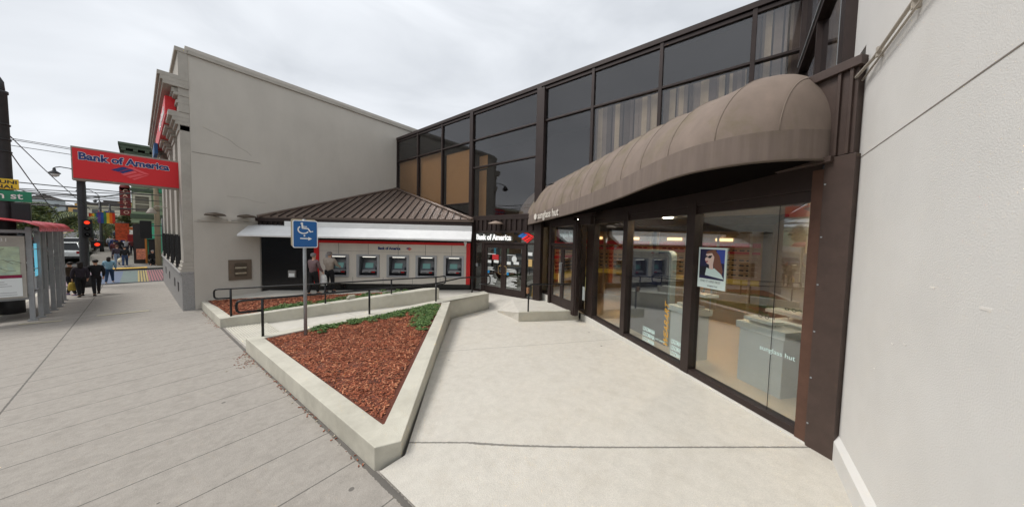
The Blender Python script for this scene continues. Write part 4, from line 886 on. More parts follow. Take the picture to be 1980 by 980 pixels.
# ------------------------------------------------------------------ people
def skin_mesh(name, verts, edges, radii, root, m, sub=1, par=None):
    me = bpy.data.meshes.new(name+'_src'); me.from_pydata(verts, edges, []); o = bpy.data.objects.new(name+'_src', me); COL.objects.link(o)
    sk = o.modifiers.new('s', 'SKIN'); sk.use_smooth_shade = True
    for i, v in enumerate(me.skin_vertices[0].data):
        r_ = radii[i]; v.radius = r_ if hasattr(r_, '__len__') else (r_, r_); v.use_root = (i == root)
    if sub: s_ = o.modifiers.new('u', 'SUBSURF'); s_.levels = sub; s_.render_levels = sub
    dg = bpy.context.evaluated_depsgraph_get(); ne = bpy.data.meshes.new_from_object(o.evaluated_get(dg)); bpy.data.objects.remove(o); bpy.data.meshes.remove(me)
    ne.name = name; ne.materials.clear(); ne.materials.append(m)
    q = bpy.data.objects.new(name, ne); COL.objects.link(q)
    if par is not None: q.parent = par
    return q
SK = [mat('skin_light', srgb((206, 160, 134)), .6), mat('skin_mid', srgb((160, 112, 84)), .6)]
HAIR = {'dark': mat('hair_dark', srgb((34, 26, 22)), .7), 'brown': mat('hair_brown', srgb((96, 66, 46)), .7), 'grey': mat('hair_grey', srgb((136, 134, 132)), .8), 'blond': mat('hair_blond', srgb((186, 156, 112)), .7)}
PC = [0]
def cloth(c): 
    k = 'cloth_%d_%d_%d' % c; return mat(k, srgb(c), .85, 0, .15, 14)
def person(label, loc, face, h=1.72, top=(30, 30, 34), legs=(28, 30, 38), hair='dark', stride=.12, arm=(0, 0), elbow=.25, shoes=(30, 28, 28), hem=0, skin=0, long_hair=False, group=None, wide=1, sit=False, hatc=None, reach=None):
    t = thing('person', label, 'person', (0, 0, 0), 0, group); k = h/1.0
    def V(x, y, z): return (x*k, y*k, z*k)
    s = stride; kn = .27; P = {}
    dz = -.22 if sit else 0
    hipz = .51+dz
    nodes = [('pel', (0, 0, .54+dz)), ('wai', (0, .0, .62+dz)), ('che', (0, .005, .74+dz)), ('nk', (0, .01, .835+dz)), ('hd0', (0, .018, .875+dz)), ('hd1', (0, .02, .925+dz)), ('hd2', (0, .012, .965+dz))]
    idx = {}; vs = []; rd_ = []; ed = []
    def add(n_, p, r_, par=None):
        idx[n_] = len(vs); vs.append(V(*p)); rd_.append((r_[0]*k, r_[1]*k) if hasattr(r_, '__len__') else r_*k)
        if par: ed.append((idx[par], idx[n_]))
    add('pel', nodes[0][1], .050); add('wai', nodes[1][1], .048, 'pel'); add('che', nodes[2][1], .068, 'wai'); add('nk', nodes[3][1], .030, 'che'); add('hd0', nodes[4][1], .036, 'nk'); add('hd1', nodes[5][1], .047, 'hd0'); add('hd2', nodes[6][1], .032, 'hd1')
    J = {}
    for sd_, sg_ in (('l', -1), ('r', 1)):
        ph = s*sg_; a_ = arm[0] if sg_ < 0 else arm[1]
        J[sd_+'sh'] = (.098*sg_*wide, .0, .80+dz)
        ea = a_-ph*1.5
        el = (.128*sg_*wide, .16*math.sin(ea), .80+dz-.16*math.cos(ea)); fa = ea+elbow
        wr = (el[0]-.01*sg_, el[1]+.14*math.sin(fa), el[2]-.14*math.cos(fa)); hn = (wr[0], wr[1]+.045*math.sin(fa), wr[2]-.045*math.cos(fa))
        J[sd_+'el'] = el; J[sd_+'wr'] = wr; J[sd_+'hn'] = hn
        add(sd_+'sh', J[sd_+'sh'], .034, 'che'); add(sd_+'el', el, .025, sd_+'sh'); add(sd_+'wr', wr, .017, sd_+'el'); add(sd_+'hn', hn, (.022, .014), sd_+'wr')
        for q in range(5):
            off = (-.016+.008*q) if q < 4 else -.02*sg_; ln = (.032, .036, .034, .027, .022)[q]; base = (hn[0]+(off*.4 if q < 4 else 0), hn[1]+off if q < 4 else hn[1]+.008, hn[2])
            tip = (base[0]-(.006*sg_ if q < 4 else .02*sg_), base[1]+(off*.4 if q < 4 else .02), hn[2]-ln)
            add(sd_+'f%d' % q, tip, .0052, sd_+'hn')
        hip = (.048*sg_, 0, hipz)
        if sit: kne = (.07*sg_, .22, .28); an = (.07*sg_, .20, .05)
        else:
            kne = (.052*sg_, ph*.9+.015, kn+.0); an = (.055*sg_, ph*1.75-(.02 if ph < 0 else 0), .045)
        to = (an[0]+.012*sg_, an[1]+.10, .018)
        J[sd_+'hip'] = hip; J[sd_+'kn'] = kne; J[sd_+'an'] = an; J[sd_+'to'] = to
        add(sd_+'hip', hip, .044, 'pel'); add(sd_+'kn', kne, .034, sd_+'hip'); add(sd_+'an', an, .022, sd_+'kn'); add(sd_+'to', to, (.02, .014), sd_+'an')
    body = skin_mesh('body', vs, ed, rd_, 0, SK[skin], 1, t)
    # face: nose, eyes, mouth, ears as a child of the head
    m = MB(Matrix.Diagonal((k, k, k, 1))); hz = .925+dz
    m.ell((0, .068, hz-.004), (.007, .012, .012), 8, 0)
    for sg_ in (-1, 1): m.ell((.019*sg_, .060, hz+.006), (.007, .004, .004), 8, 1).ell((.050*sg_, .015, hz-.003), (.005, .010, .016), 8, 0)
    m.ell((0, .060, hz-.028), (.014, .005, .004), 8, 2); m.build('face', [SK[skin], darkm, mat('lips', srgb((150, 80, 74)), .6)]).parent = t
    # clothes
    tv = []; te = []; tr = []
    def A(p, r_, par=None):
        tv.append(V(*p)); tr.append((r_[0]*k, r_[1]*k) if hasattr(r_, '__len__') else r_*k); i = len(tv)-1
        if par is not None: te.append((par, i))
        return i
    c0 = A((0, 0, .735+dz), .082*wide); w0 = A((0, 0, .62+dz), .080*wide, c0); b0 = A((0, 0, .465+dz-hem), .084*wide, w0); n0 = A((0, .008, .825+dz), .042, c0)
    for sd_, sg_ in (('l', -1), ('r', 1)):
        a = A(J[sd_+'sh'], .045*wide, c0); b = A(J[sd_+'el'], .036*wide, a); w1 = J[sd_+'wr']; A(w1, .026, b)
    skin_mesh('jacket', tv, te, tr, 0, cloth(top), 1, t)
    tv = []; te = []; tr = []
    c0 = A((0, 0, .60+dz), .080*wide); c0 = A((0, 0, .54+dz), .086*wide, c0); 
    for sd_, sg_ in (('l', -1), ('r', 1)):
        a = A((J[sd_+'hip'][0]*1.05, 0, hipz-.01), .062*wide, c0); b = A(J[sd_+'kn'], .043*wide, a); an = J[sd_+'an']; A((an[0], an[1]-.004, .05), .032, b)
    skin_mesh('trousers', tv, te, tr, 0, cloth(legs), 1, t)
    for sd_ in 'lr':
        an = J[sd_+'an']; m = MB(Matrix.Diagonal((k, k, k, 1)))
        m.add([(an[0]-.022, an[1]-.035, 0), (an[0]+.022, an[1]-.035, 0), (an[0]+.026, an[1]+.06, 0), (an[0]+.014, an[1]+.115, 0), (an[0]-.014, an[1]+.115, 0), (an[0]-.026, an[1]+.06, 0),
               (an[0]-.02, an[1]-.032, .045), (an[0]+.02, an[1]-.032, .045), (an[0]+.021, an[1]+.04, .042), (an[0]+.011, an[1]+.105, .02), (an[0]-.011, an[1]+.105, .02), (an[0]-.021, an[1]+.04, .042)],
              [(5, 4, 3, 2, 1, 0), (6, 7, 8, 9, 10, 11)]+[(i, (i+1) % 6, 6+(i+1) % 6, 6+i) for i in range(6)], 0, True)
        m.build('shoe', cloth(shoes)).parent = t
    m = MB(Matrix.Diagonal((k, k, k, 1))); hm = HAIR[hair]
    m.ell((0, -.004, .945+dz), (.053, .058, .047), 14)
    if long_hair: m.ell((0, -.038, .885+dz), (.052, .030, .085), 12)
    m.build('hair', hm).parent = t
    if hatc: 
        m = MB(Matrix.Diagonal((k, k, k, 1))); m.ell((0, 0, .965+dz), (.056, .062, .035), 14).ell((0, .06, .955+dz), (.04, .035, .006), 10); m.build('hat', cloth(hatc)).parent = t
    t.location = loc; t.rotation_euler = (0, 0, face); t['wr'] = 0; del t['wr']
    return t, {n_: V(*p) for n_, p in J.items()}
def handbag(label, owner, jt, w_, h_, c, drop=.12):
    t, J = owner; p = Matrix.Translation(t.location) @ Matrix.Rotation(t.rotation_euler.z, 4, 'Z') @ Vector(J[jt])
    b = thing('bag', label, 'bag', (p.x, p.y, p.z-h_-drop), t.rotation_euler.z)
    M_ = Matrix.Translation(b.location) @ Matrix.Rotation(t.rotation_euler.z, 4, 'Z')
    m = MB(M_); m.tube([(0, 0, 0), (0, 0, h_*.25), (0, 0, h_*.7), (0, 0, h_)], [w_*.42, w_*.5, w_*.45, w_*.30], 10); m.build('bag_body', cloth(c), b)
    MB(M_).tube([(0, -w_*.2, h_), (0, -w_*.12, h_+drop), (0, w_*.12, h_+drop), (0, w_*.2, h_)], .007, 5).build('strap', cloth(c), b)
def g(x, y): return sw(x, y)
# near group walking away
a1 = person('person in all black, rightmost of the near group walking away on the sidewalk', (-1.30, 24.9, g(-1.3, 24.9)), R(8), 1.76, (26, 26, 30), (24, 23, 26), 'dark', .14)
a2 = person('person in a black flowered top and black trousers at the middle of the near group', (-1.72, 24.7, g(-1.7, 24.7)), R(15), 1.68, (50, 44, 54), (20, 20, 24), 'dark', .08, long_hair=True)
a3 = person('person in a gold patterned dark top with bent arm, leftmost of the near group', (-2.06, 25.8, g(-2.06, 25.8)), R(40), 1.66, (66, 54, 40), (24, 24, 30), 'dark', .10, arm=(.9, .2), elbow=1.2, shoes=(120, 110, 150))
handbag('yellow patterned tote bag carried by the near group', a2, 'lhn', .26, .38, (172, 148, 62), .1)
b1 = person('woman in a light blue denim jacket and jeans starting over the crosswalk', (-1.12, 30.5, rd(-1.1, 30.5)), R(-6), 1.64, (134, 172, 190), (40, 66, 98), 'dark', .09, long_hair=True, arm=(.1, .25), elbow=.7, shoes=(220, 216, 214), wide=1.1)
b2 = person('person in a black jacket and jeans on the far corner holding a cream bag', (-.70, 41.2, SZ(41.2)+.02), R(0), 1.76, (24, 24, 28), (44, 64, 100), 'dark', .08, shoes=(226, 224, 220))
handbag('cream tote bag hanging from the hand on the far corner', b2, 'lhn', .38, .32, (222, 212, 186), .1)
b3 = person('person in a dark purple jacket and pale jeans on the far corner', (-1.12, 42.6, SZ(42.6)+.02), R(5), 1.72, (64, 56, 66), (120, 136, 158), 'brown', .07)
b4 = person('bald person in black sitting by the green shop door', (.80, 41.9, SZ(41.9)+.0), R(180), 1.75, (16, 16, 18), (18, 18, 20), 'grey', 0, sit=True, hem=.06)
tag(MB().box(.6, 1.0, 41.85, 42.25, SZ(42), SZ(42)+.42).build('crate', mat('crate_black', srgb((30, 28, 28)), .8)), 'black crate used as a seat beside the green shop door', 'crate')
# at the cash machine
def atp(x, d): p = AF @ Vector((x, -d, 0)); return (p.x, p.y, .09)
fa = R(-47) + math.pi/2 - math.pi/2
fdir = AF.to_3x3() @ Vector((0, 1, 0)); fz = math.atan2(-fdir.x, fdir.y)
p1 = person('person in a beige jacket and cap facing the leftmost cash machine', atp(3.05, .62), fz, 1.70, (158, 146, 134), (22, 22, 26), 'grey', .03, arm=(.7, .5), elbow=.9, hatc=(118, 110, 106), wide=1.12, shoes=(60, 60, 64))
p2 = person('person in a red and grey jacket waiting left of the beige jacket', atp(2.72, 1.15), fz-.25, 1.66, (112, 90, 92), (22, 22, 24), 'grey', .04, arm=(.2, .3), elbow=.5, hatc=(112, 106, 106), wide=1.05)
handbag('white plastic bag held beside the red surround', p2, 'rhn', .26, .42, (222, 224, 222), .08)
# crowd on the far sidewalk
crowd = [(-1.15, 50, 0), (-.75, 51, 1), (-1.55, 52.5, 2), (-.35, 50.8, 3), (-1.9, 56, 1), (-1.2, 57, 3), (-.6, 58, 0), (-2.3, 66, 2), (-2.6, 66.5, 0), (-1.6, 63, 3), (-1.0, 69, 1), (-2.0, 74, 2), (-.9, 54, 2), (-1.4, 47.6, 3)]
protos = [person('person in dark coat walking in the far crowd', (0, 0, 0), 0, 1.74, (34, 34, 44), (30, 32, 44), 'dark', .1, group='people in the far sidewalk crowd')[0],
          person('person in pale top walking in the far crowd', (0, 0, 0), 0, 1.68, (186, 190, 200), (60, 70, 96), 'brown', .12, group='people in the far sidewalk crowd')[0],
          person('person in blue jacket walking in the far crowd', (0, 0, 0), 0, 1.78, (44, 58, 110), (26, 26, 30), 'dark', .09, group='people in the far sidewalk crowd')[0],
          person('person in maroon top walking in the far crowd', (0, 0, 0), 0, 1.7, (96, 44, 46), (34, 36, 48), 'dark', .1, group='people in the far sidewalk crowd')[0]]
used = set()
wh_ = ['nearest of those on the left', 'just behind the leading dark coat', 'by the kerb side', 'close to the crimson awning', 'farther up by the kerb', 'mid pavement farther up', 'near the shopfronts', 'far off by the lamp post', 'farthest left by the parked cars', 'between the flags and the banner', 'far up by the shopfronts', 'at the far end of the crowd', 'under the orange banner', 'closest to the far corner']
cl_ = ['dark coat', 'pale top', 'blue jacket', 'maroon top']
for i, (x, y, k) in enumerate(crowd):
    loc = (x, y, SZ(y)+.02); rz = random.choice((0, math.pi))+random.uniform(-.3, .3)
    lb_ = 'person in %s in the far crowd, %s' % (cl_[k], wh_[i])
    if k in used: dup(protos[k], loc, rz, lb_)
    else: protos[k].location = loc; protos[k].rotation_euler = (0, 0, rz); used.add(k); protos[k]['label'] = lb_

# ------------------------------------------------------------------ vehicles
tyre = mat('tyre', (.02, .02, .02), .85); rimm = mat('rim', srgb((160, 162, 165)), .3, .8); cglass = mat('car_glass', (.012, .014, .016), .08)
def car(label, loc, rz, col, kind='suv', group='cars along the street', name='parked_car'):
    t = thing(name, label, 'car', (0, 0, 0), 0, group)
    Lc, Wc, Hc = (4.6, 1.84, 1.66) if kind == 'suv' else (4.5, 1.78, 1.44)
    paint = mat('paint_%d_%d_%d' % col, srgb(col), .25, .1, .02, 3)
    # lower body stations along y (front = +y): (y, half width, z bottom, z belt)
    st_ = [(-Lc/2, .74, .42, .80), (-Lc/2+.06, .84, .30, .98), (-Lc/2+.5, .90, .24, 1.02), (-.9, .92, .20, 1.0), (.6, .92, .20, .98), (1.2, .91, .22, .95), (Lc/2-.5, .88, .26, .88), (Lc/2-.08, .78, .32, .74), (Lc/2, .62, .42, .62)]
    rows_ = []
    for y, hw, zb, zt in st_:
        rows_.append([(-hw*.9, y, zb), (-hw, y, zb+.12), (-hw, y, (zb+zt)/2), (-hw*.97, y, zt-.05), (-hw*.86, y, zt), (0, y, zt+.03), (hw*.86, y, zt), (hw*.97, y, zt-.05), (hw, y, (zb+zt)/2), (hw, y, zb+.12), (hw*.9, y, zb)])
    m = MB(); m.grid(rows_); m.add(rows_[0], [tuple(range(11))]); m.add(rows_[-1], [tuple(range(11))[::-1]]); m.add([(-.8, -Lc/2+.2, .26), (.8, -Lc/2+.2, .26), (.8, Lc/2-.2, .26), (-.8, Lc/2-.2, .26)], [(0, 1, 2, 3)])
    m.build('body', paint).parent = t
    yb, yf = (-Lc/2+.22, .95) if kind == 'suv' else (-Lc/2+.75, .9); rb, rf = (-Lc/2+.55, .2) if kind == 'suv' else (-Lc/2+1.35, .15)
    b = [(-.80, yb, .98), (.80, yb, .98), (.80, yf, .95), (-.80, yf, .95)]; tt = [(-.62, rb, Hc), (.62, rb, Hc), (.62, rf, Hc), (-.62, rf, Hc)]
    MB().add(b+tt, [(0, 1, 5, 4), (1, 2, 6, 5), (2, 3, 7, 6), (3, 0, 4, 7)]).build('window_glass', cglass).parent = t
    m = MB(); m.add([(x*1.02, y, z+.003) for x, y, z in tt]+[(x*.9, y*.95, z+.04) for x, y, z in tt], [(4, 5, 6, 7), (0, 1, 5, 4), (1, 2, 6, 5), (2, 3, 7, 6), (3, 0, 4, 7)], 0, False)
    for i in range(4): m.tube([b[i], tt[i]], .035, 5)
    for sx_ in (-1, 1): m.tube([(sx_*.80, (yb+yf)/2-.1, .97), (sx_*.63, (rb+rf)/2, Hc)], .03, 5)
    m.build('roof', paint).parent = t
    for sx_ in (-1, 1):
        for y in (-Lc/2+.85, Lc/2-.9):
            wm_ = MB(Matrix.Translation((sx_*.82, y, .33)) @ Matrix.Rotation(R(90), 4, 'Y')); wm_.lathe([(.2, -.1), (.31, -.1), (.33, -.06), (.33, .06), (.31, .1), (.2, .1)], n=18); wh_ = wm_.build('wheel', tyre); wh_.parent = t
            rm = MB(Matrix.Translation((sx_*.90, y, .33)) @ Matrix.Rotation(R(90), 4, 'Y')); rm.lathe([(.02, .035), (.08, .03), (.19, .02), (.2, -.02)], n=14); q = rm.build('rim', rimm); q.parent = wh_
        MB().box(sx_*.62-.12, sx_*.62+.12, Lc/2-.14, Lc/2-.05, .62, .74).build('headlight', flat('lamp_clear', (220, 225, 230), .15)).parent = t
        MB().box(sx_*.70-.10, sx_*.70+.10, -Lc/2-.015, -Lc/2+.1, .72, .94).build('tail_light', flat('lamp_red', (150, 16, 18), .2)).parent = t
        MB().ell((sx_*.98, .72, 1.02), (.09, .06, .07), 8).build('mirror', paint).parent = t
    MB().box(-.2, .2, -Lc/2-.02, -Lc/2+.01, .52, .64).build('number_plate', whitep).parent = t
    MB().box(-.75, .75, -Lc/2-.03, -Lc/2+.1, .34, .50).build('bumper', mat('bumper_dark', srgb((60, 60, 62)), .6)).parent = t
    t.location = loc; t.rotation_euler = (0, 0, rz); return t
def cz(x, y): return rd(x, y)-.01
car('white estate car parked by the far corner behind the traffic pole', (-3.95, 48.5, cz(0, 48.5)), 0, (226, 228, 228))
car('white car with a dark rear window parked second from the corner', (-3.95, 55, cz(0, 55)), 0, (206, 208, 210), 'suv')
car('silver car parked third from the corner', (-3.95, 61, cz(0, 61)), 0, (170, 174, 178), 'sedan')
car('white car parked fourth from the corner under the palms', (-3.95, 67.5, cz(0, 67.5)), 0, (222, 222, 220), 'suv')
car('dark blue car parked beyond the shelter roof near the crossing', (-7.3, 46, cz(0, 46)), 0, (34, 50, 90), 'sedan', name='car')
car('dark red car waiting at the crossing beside the shelter', (-5.2, 43.6, cz(0, 43.6)), 0, (70, 24, 26), 'sedan', name='car')
car('grey car driving in the middle of the far street', (-8.6, 70, cz(0, 70)), 0, (120, 124, 128), 'suv', name='car')
for i, (y, c, k, n_) in enumerate(((-6, (150, 152, 156), 'suv', 'silver'), (1, (40, 42, 46), 'sedan', 'black'), (8, (196, 198, 200), 'sedan', 'white'), (15, (90, 40, 40), 'suv', 'maroon'))):
    car(n_+' car parked across the street, mirrored in the glass', (-16.4, y, cz(0, y)), math.pi, c, k)

# ------------------------------------------------------------------ bus shelter
bsx = thing('bus_shelter', 'grey steel bus shelter with a wavy red roof at the left edge', 'bus shelter', (-2.6, 19, -.4))
shm = mat('shelter_steel', srgb((156, 158, 160)), .5, .2, .12, 5, dirt=.3); rr = mat('shelter_red', srgb((176, 24, 40)), .45, 0, .1, 3)
rows_ = []
for i in range(24):
    y = 17.6+i*.35; zc = 2.50+.05*math.sin(i*.9)
    rows_.append([(-3.75, y, zc+.16), (-3.2, y, zc+.24), (-2.6, y, zc+.22), (-2.15-.0*i, y, zc+.15), (-1.92-.004*i, y, zc+.02), (-1.90-.004*i, y, zc-.10)])
m_ = MB().grid(rows_); m_.build('roof', rr, bsx)
m_ = MB()
for i in range(20): m_.box(-1.93, -1.90, 17.8+i*.4, 17.98+i*.4, 2.36, 2.46)
m_.build('roof_fringe', flat('fringe_pink', (214, 120, 130)), bsx)
for (x, y) in ((-2.21, 18.55), (-2.12, 19.1), (-2.10, 19.9), (-2.04, 20.7), (-2.0, 21.5), (-2.04, 22.6), (-2.08, 23.8), (-3.6, 18.6), (-3.6, 21), (-3.6, 23.8)):
    z = sw(x, y); m_ = MB().box(x-.05, x+.05, y-.06, y+.06, z, 2.5).box(x-.09, x+.09, y-.09, y+.09, z, z+.04); m_.build('post', shm, bsx)
m_ = MB()
for z in (.4, 1.1, 1.75, 2.28):
    m_.box(-2.2, -2.1, 18.6, 19.1, z, z+.02)
m_.box(-3.7, -2.15, 18.5, 18.6, 2.30, 2.40).box(-2.2, -2.05, 18.6, 23.8, 2.38, 2.46).box(-3.7, -2.25, 18.5, 18.56, .1, .2)
m_.build('crossbar', shm, bsx)
mp_ = MB().box(-3.75, -2.27, 18.40, 18.52, .18, 2.20).build('map_case', mat('map_case', srgb((176, 170, 160)), .5, .2), bsx)
MB().box(-3.7, -2.36, 18.385, 18.40, .95, 1.86).build('map', mat('map_print', srgb((186, 200, 170)), .5, 0, .22, 7, dirt=.6, dirtcol=srgb((150, 190, 200))), mp_)
MB().box(-3.7, -2.34, 18.383, 18.40, .24, .84).build('timetable', whitep, mp_); MB().box(-3.7, -2.34, 18.38, 18.40, .84, .94).build('header_band', flat('maroon_band', (140, 24, 66)), mp_)
m_ = MB(); r_ = random.Random(2)
for k in range(7): m_.box(-3.6, -3.6+.5+r_.random()*.7, 18.379, 18.383, .3+k*.07, .31+k*.07)
m_.build('small_print', flat('print_grey', (120, 110, 120)), mp_)
m_ = MB(); r_ = random.Random(3)
for k in range(12):
    x = -3.65+r_.random()*1.1; z = 1.1+r_.random()*.65; m_.tube([(x, 18.384, z), (x+.1, 18.384, z+.1*r_.uniform(-1, 1)), (x+.25, 18.384, z+.15*r_.uniform(-1, 1))], .006, 4)
m_.build('route_lines', flat('map_line', (120, 110, 90)), mp_)
text('stop_number', '1431', frame((-3.7, 18.4), 90), .16, flat('stop_white', (230, 228, 224)), mp_, x=.85, z=2.02, y=-.012)
MB().box(-2.15, -2.13, 18.7, 19.0, .85, 1.95).build('screen', flat('shelter_screen', (110, 196, 222), emit=.4), bsx)
m_ = MB()
for a, b in ((19.2, 19.8), (20.0, 20.6), (20.8, 21.4)): m_.box(-2.12, -2.10, a, b, .3, 2.3)
m_.build('glass_panel', glass('shelter_glass', (.6, .64, .62), 1.5), bsx)
tag(MB().box(-3.5, -2.5, 19.2, 22.5, .0, .08).box(-3.4, -3.3, 19.3, 19.4, -.6, 0).box(-3.4, -3.3, 22.3, 22.4, -.6, 0).box(-3.0, -2.9, 19.3, 19.4, -.6, 0).box(-3.0, -2.9, 22.3, 22.4, -.6, 0).build('bench', darkm), 'dark bench inside the bus shelter', 'bench')

# ------------------------------------------------------------------ street poles
polem = mat('pole_charcoal', srgb((58, 58, 60)), .5, .3, .15, 5)
lp = thing('street_lamp', 'thick dark lamp post with a curved arm behind the bus shelter', 'street lamp', (-2.4, 17.2, -.5))
lx, ly = -2.76, 19.8
MB().lathe([(.28, 0), (.28, .5), (.21, .7), (.19, 4), (.175, 7.45), (.20, 7.47), (.20, 7.55)], (lx, ly, -.5), 16).build('pole', polem, lp)
MB().tube([(lx+.08, ly, 6.9), (lx+.07, ly, 7.35), (lx-.08, ly, 7.75), (lx-.5, ly, 8.1), (lx-1.6, ly, 8.0)], [.07, .06, .045, .04, .035], 8).build('arm', polem, lp)
m_ = MB()
for z in (5.0, 5.4, 5.9): m_.lathe([(.19, 0), (.205, .01), (.205, .05), (.19, .06)], (lx, ly, z), 14)
m_.build('clamp', darkm, lp)
MB().lathe([(.05, .2), (.12, .12), (.28, -.1), (.3, -.2), (.12, -.35)], (lx-1.7, ly, 7.8), 12).build('lantern', polem, lp)
s1 = thing('street_name_sign', 'green street name sign on the thick lamp post', 'sign', (lx, ly-.2, 3.4))
MB().box(-3.75, -2.23, ly-.24, ly-.22, 3.36, 3.72).build('plate', mat('street_green', srgb((24, 134, 96)), .4), s1, bevel=.004)
text('sign_lettering', '18th st', frame((-3.7, ly-.24), 90), .31, whitep, s1, x=.43, z=3.45, y=-.005, ext=.001, bold=.004)
s2 = thing('signal_sign', 'yellow transit signal sign above the green street sign', 'sign', (lx, ly-.2, 3.8))
MB().box(-3.22, -2.45, ly-.24, ly-.22, 3.76, 4.11).build('plate', mat('sign_yellow', srgb((230, 196, 40)), .4), s2, bevel=.004)
text('sign_lettering', 'MUNI', frame((-3.2, ly-.24), 90), .16, darkm, s2, x=.28, z=3.95, y=-.005, ext=.001, bold=.004, sx=1.1)
text('sign_lettering', 'SIGNAL', frame((-3.2, ly-.24), 90), .16, darkm, s2, x=.07, z=3.79, y=-.005, ext=.001, bold=.004, sx=1.15)
def signal(label, x, y, z, rz, w_=.34, h_=1.0, lit_=None, name='traffic_signal', backed=True):
    t = thing(name, label, 'traffic signal', (x, y, z), rz); M_ = Matrix.Translation((x, y, z)) @ Matrix.Rotation(rz, 4, 'Z')
    MB(M_).box(-w_/2, w_/2, 0, .22, 0, h_).build('housing', black, t, bevel=.01)
    n_ = max(1, round(h_/.33))
    for i in range(n_):
        cz_ = h_*(i+.5)/n_
        MB(M_ @ Matrix.Translation((0, 0, cz_)) @ Matrix.Rotation(R(90), 4, 'X')).tube([(0, 0, 0), (0, 0, .12)], .105, 14, caps=False).build('visor', black, t)
        on = lit_ is not None and i == n_-1
        MB(M_ @ Matrix.Translation((0, 0, cz_)) @ Matrix.Rotation(R(90), 4, 'X')).lathe([(.001, .02), (.06, .018), (.095, .005)], n=14).build('lens', flat('lens_red', (240, 60, 34), emit=.9) if on else flat('lens_dark', (30, 30, 30), .2), t)
    return t
signal('dark signal head fixed low on the thick lamp post', -2.42, 19.6, 2.68, R(180), .34, .62)
tp_ = thing('street_lamp', 'tall dark traffic pole with a lantern arm at the crossing', 'street lamp', (-1.82, 28.8, -.8))
px_, py_ = -1.84, 28.8
MB().lathe([(.22, 0), (.22, .5), (.16, .7), (.15, 5.6), (.14, 5.9), (.17, 5.92), (.06, 6.1)], (px_, py_, -.8), 14).build('pole', polem, tp_)
MB().tube([(px_, py_, 5.2), (px_-.05, py_, 5.55), (px_-.3, py_, 5.75), (-2.45, py_, 5.78), (-2.60, py_, 5.72)], .025, 8).build('arm', polem, tp_)
MB().lathe([(.02, .22), (.05, .16), (.06, .05), (.19, -.06), (.2, -.1)], (-2.62, py_, 5.5), 14).build('lantern', polem, tp_)
MB().lathe([(.16, 0), (.14, -.12), (.05, -.18)], (-2.62, py_, 5.4), 12).build('lantern_globe', flat('globe', (225, 225, 220), .3), tp_)
signal('traffic light showing red beside the pole at the crossing', -1.70, 28.55, 2.02, 0, .34, 1.0, 1)
signal('small walk signal with an orange hand lit below the red light', -1.42, 28.9, 1.42, 0, .42, .42, 1, 'walk_signal')
signal('large black signal seen from behind, hanging by the bank corner', .33, 29.1, 2.0, R(180), .46, 1.1)
cp = thing('signal_pole', 'slim dark signal pole at the bank corner', 'pole', (1.02, 29.2, -.8))
MB().tube([(1.02, 29.25, -.8), (1.02, 29.25, 3.3)], .06, 10).tube([(1.02, 29.25, 2.8), (.5, 29.25, 2.8)], .03, 6).tube([(1.02, 29.25, 2.2), (.5, 29.25, 2.2)], .03, 6).build('pole', polem, cp)
wp = thing('utility_pole', 'pale wooden utility pole in front of the green building', 'pole', (1.2, 41.2, -.8))
MB().lathe([(.19, 0), (.17, 5), (.14, 11)], (1.12, 41.2, -.8), 12).build('pole', mat('pole_wood', srgb((146, 132, 108)), .9, 0, .2, 6, streak=True), wp)
MB().box(1.25, 2.2, 41.0, 41.04, 5.9, 6.5).build('street_plate', MATS['street_green'], wp)
for i, (x, y, z, n_) in enumerate(((-2.42, 55, 6.7, 'dark lamp post with curved arm beyond the palm trees'), (-2.45, 75, 6.9, 'farther lamp post with curved arm beyond the rainbow flags'), (-17.9, 60, 7, 'lamp post on the far side of the street'))):
    t = thing('street_lamp', n_, 'street lamp', (x, y, SZ(y)))
    MB().lathe([(.16, 0), (.12, .8), (.09, z-1.2)], (x, y, SZ(y)), 10).build('pole', polem, t)
    MB().tube([(x, y, z-1.3+SZ(y)), (x-.1, y, z-.4), (x-.6, y, z), (x-1.2, y, z-.05)], .03, 6).build('arm', polem, t)
    MB().lathe([(.03, .2), (.18, 0), (.2, -.05), (.1, -.25)], (x-1.25, y, z-.15), 10).build('lantern', polem, t)

# overhead wires
wires = [((-40, 30, 9.4), (8, 30, 6.6)), ((-40, 30, 8.8), (8, 30, 6.4)), ((-30, 31, 8.9), (9, 31, 6.9)), ((-2.76, 19.8, 5.9), (-1.6, 29, 3.6)), ((-2.76, 19.8, 5.5), (-2.6, 30, 3.0)),
         ((-20, 45, 6.1), (6, 45, 5.3)), ((-20, 45, 5.5), (6, 45, 4.9)), ((-20, 44, 5.0), (6, 44, 4.5)), ((-20, 40, 4.9), (6, 40, 4.3)), ((-20, 36, 5.6), (6, 38, 5.0)), ((-20, 42, 4.2), (6, 39, 4.6)), ((-1.84, 28.8, 4.2), (1.1, 41, 6.4)),
         ((-20, 33, 5.9), (6, 36, 5.3)), ((-20, 47, 5.2), (6, 46, 4.4)), ((-20, 50, 6.6), (-.3, 50, 5.4)), ((-9, 30, 4.6), (-1, 56, 6.4)), ((-20, 35, 4.7), (2, 42, 5.8)), ((-2.4, 55, 6.0), (-12, 40, 5.4)), ((-12, -30, 6.2), (-12, 200, 9)), ((-9, -30, 6.2), (-9, 200, 9)), ((-6, 25, 5.4), (-5.5, 200, 8.6)), ((-1.84, 28.8, 4.0), (-16, 44, 5.8)), ((-2.76, 19.8, 5.3), (-17.5, 26, 6.6))]
wp2 = ['upper wire crossing above the red projecting sign', 'second wire crossing above the red projecting sign', 'third wire crossing above the red projecting sign', 'slack wire from the thick lamp post down to the traffic pole', 'steeper slack wire from the thick lamp post']
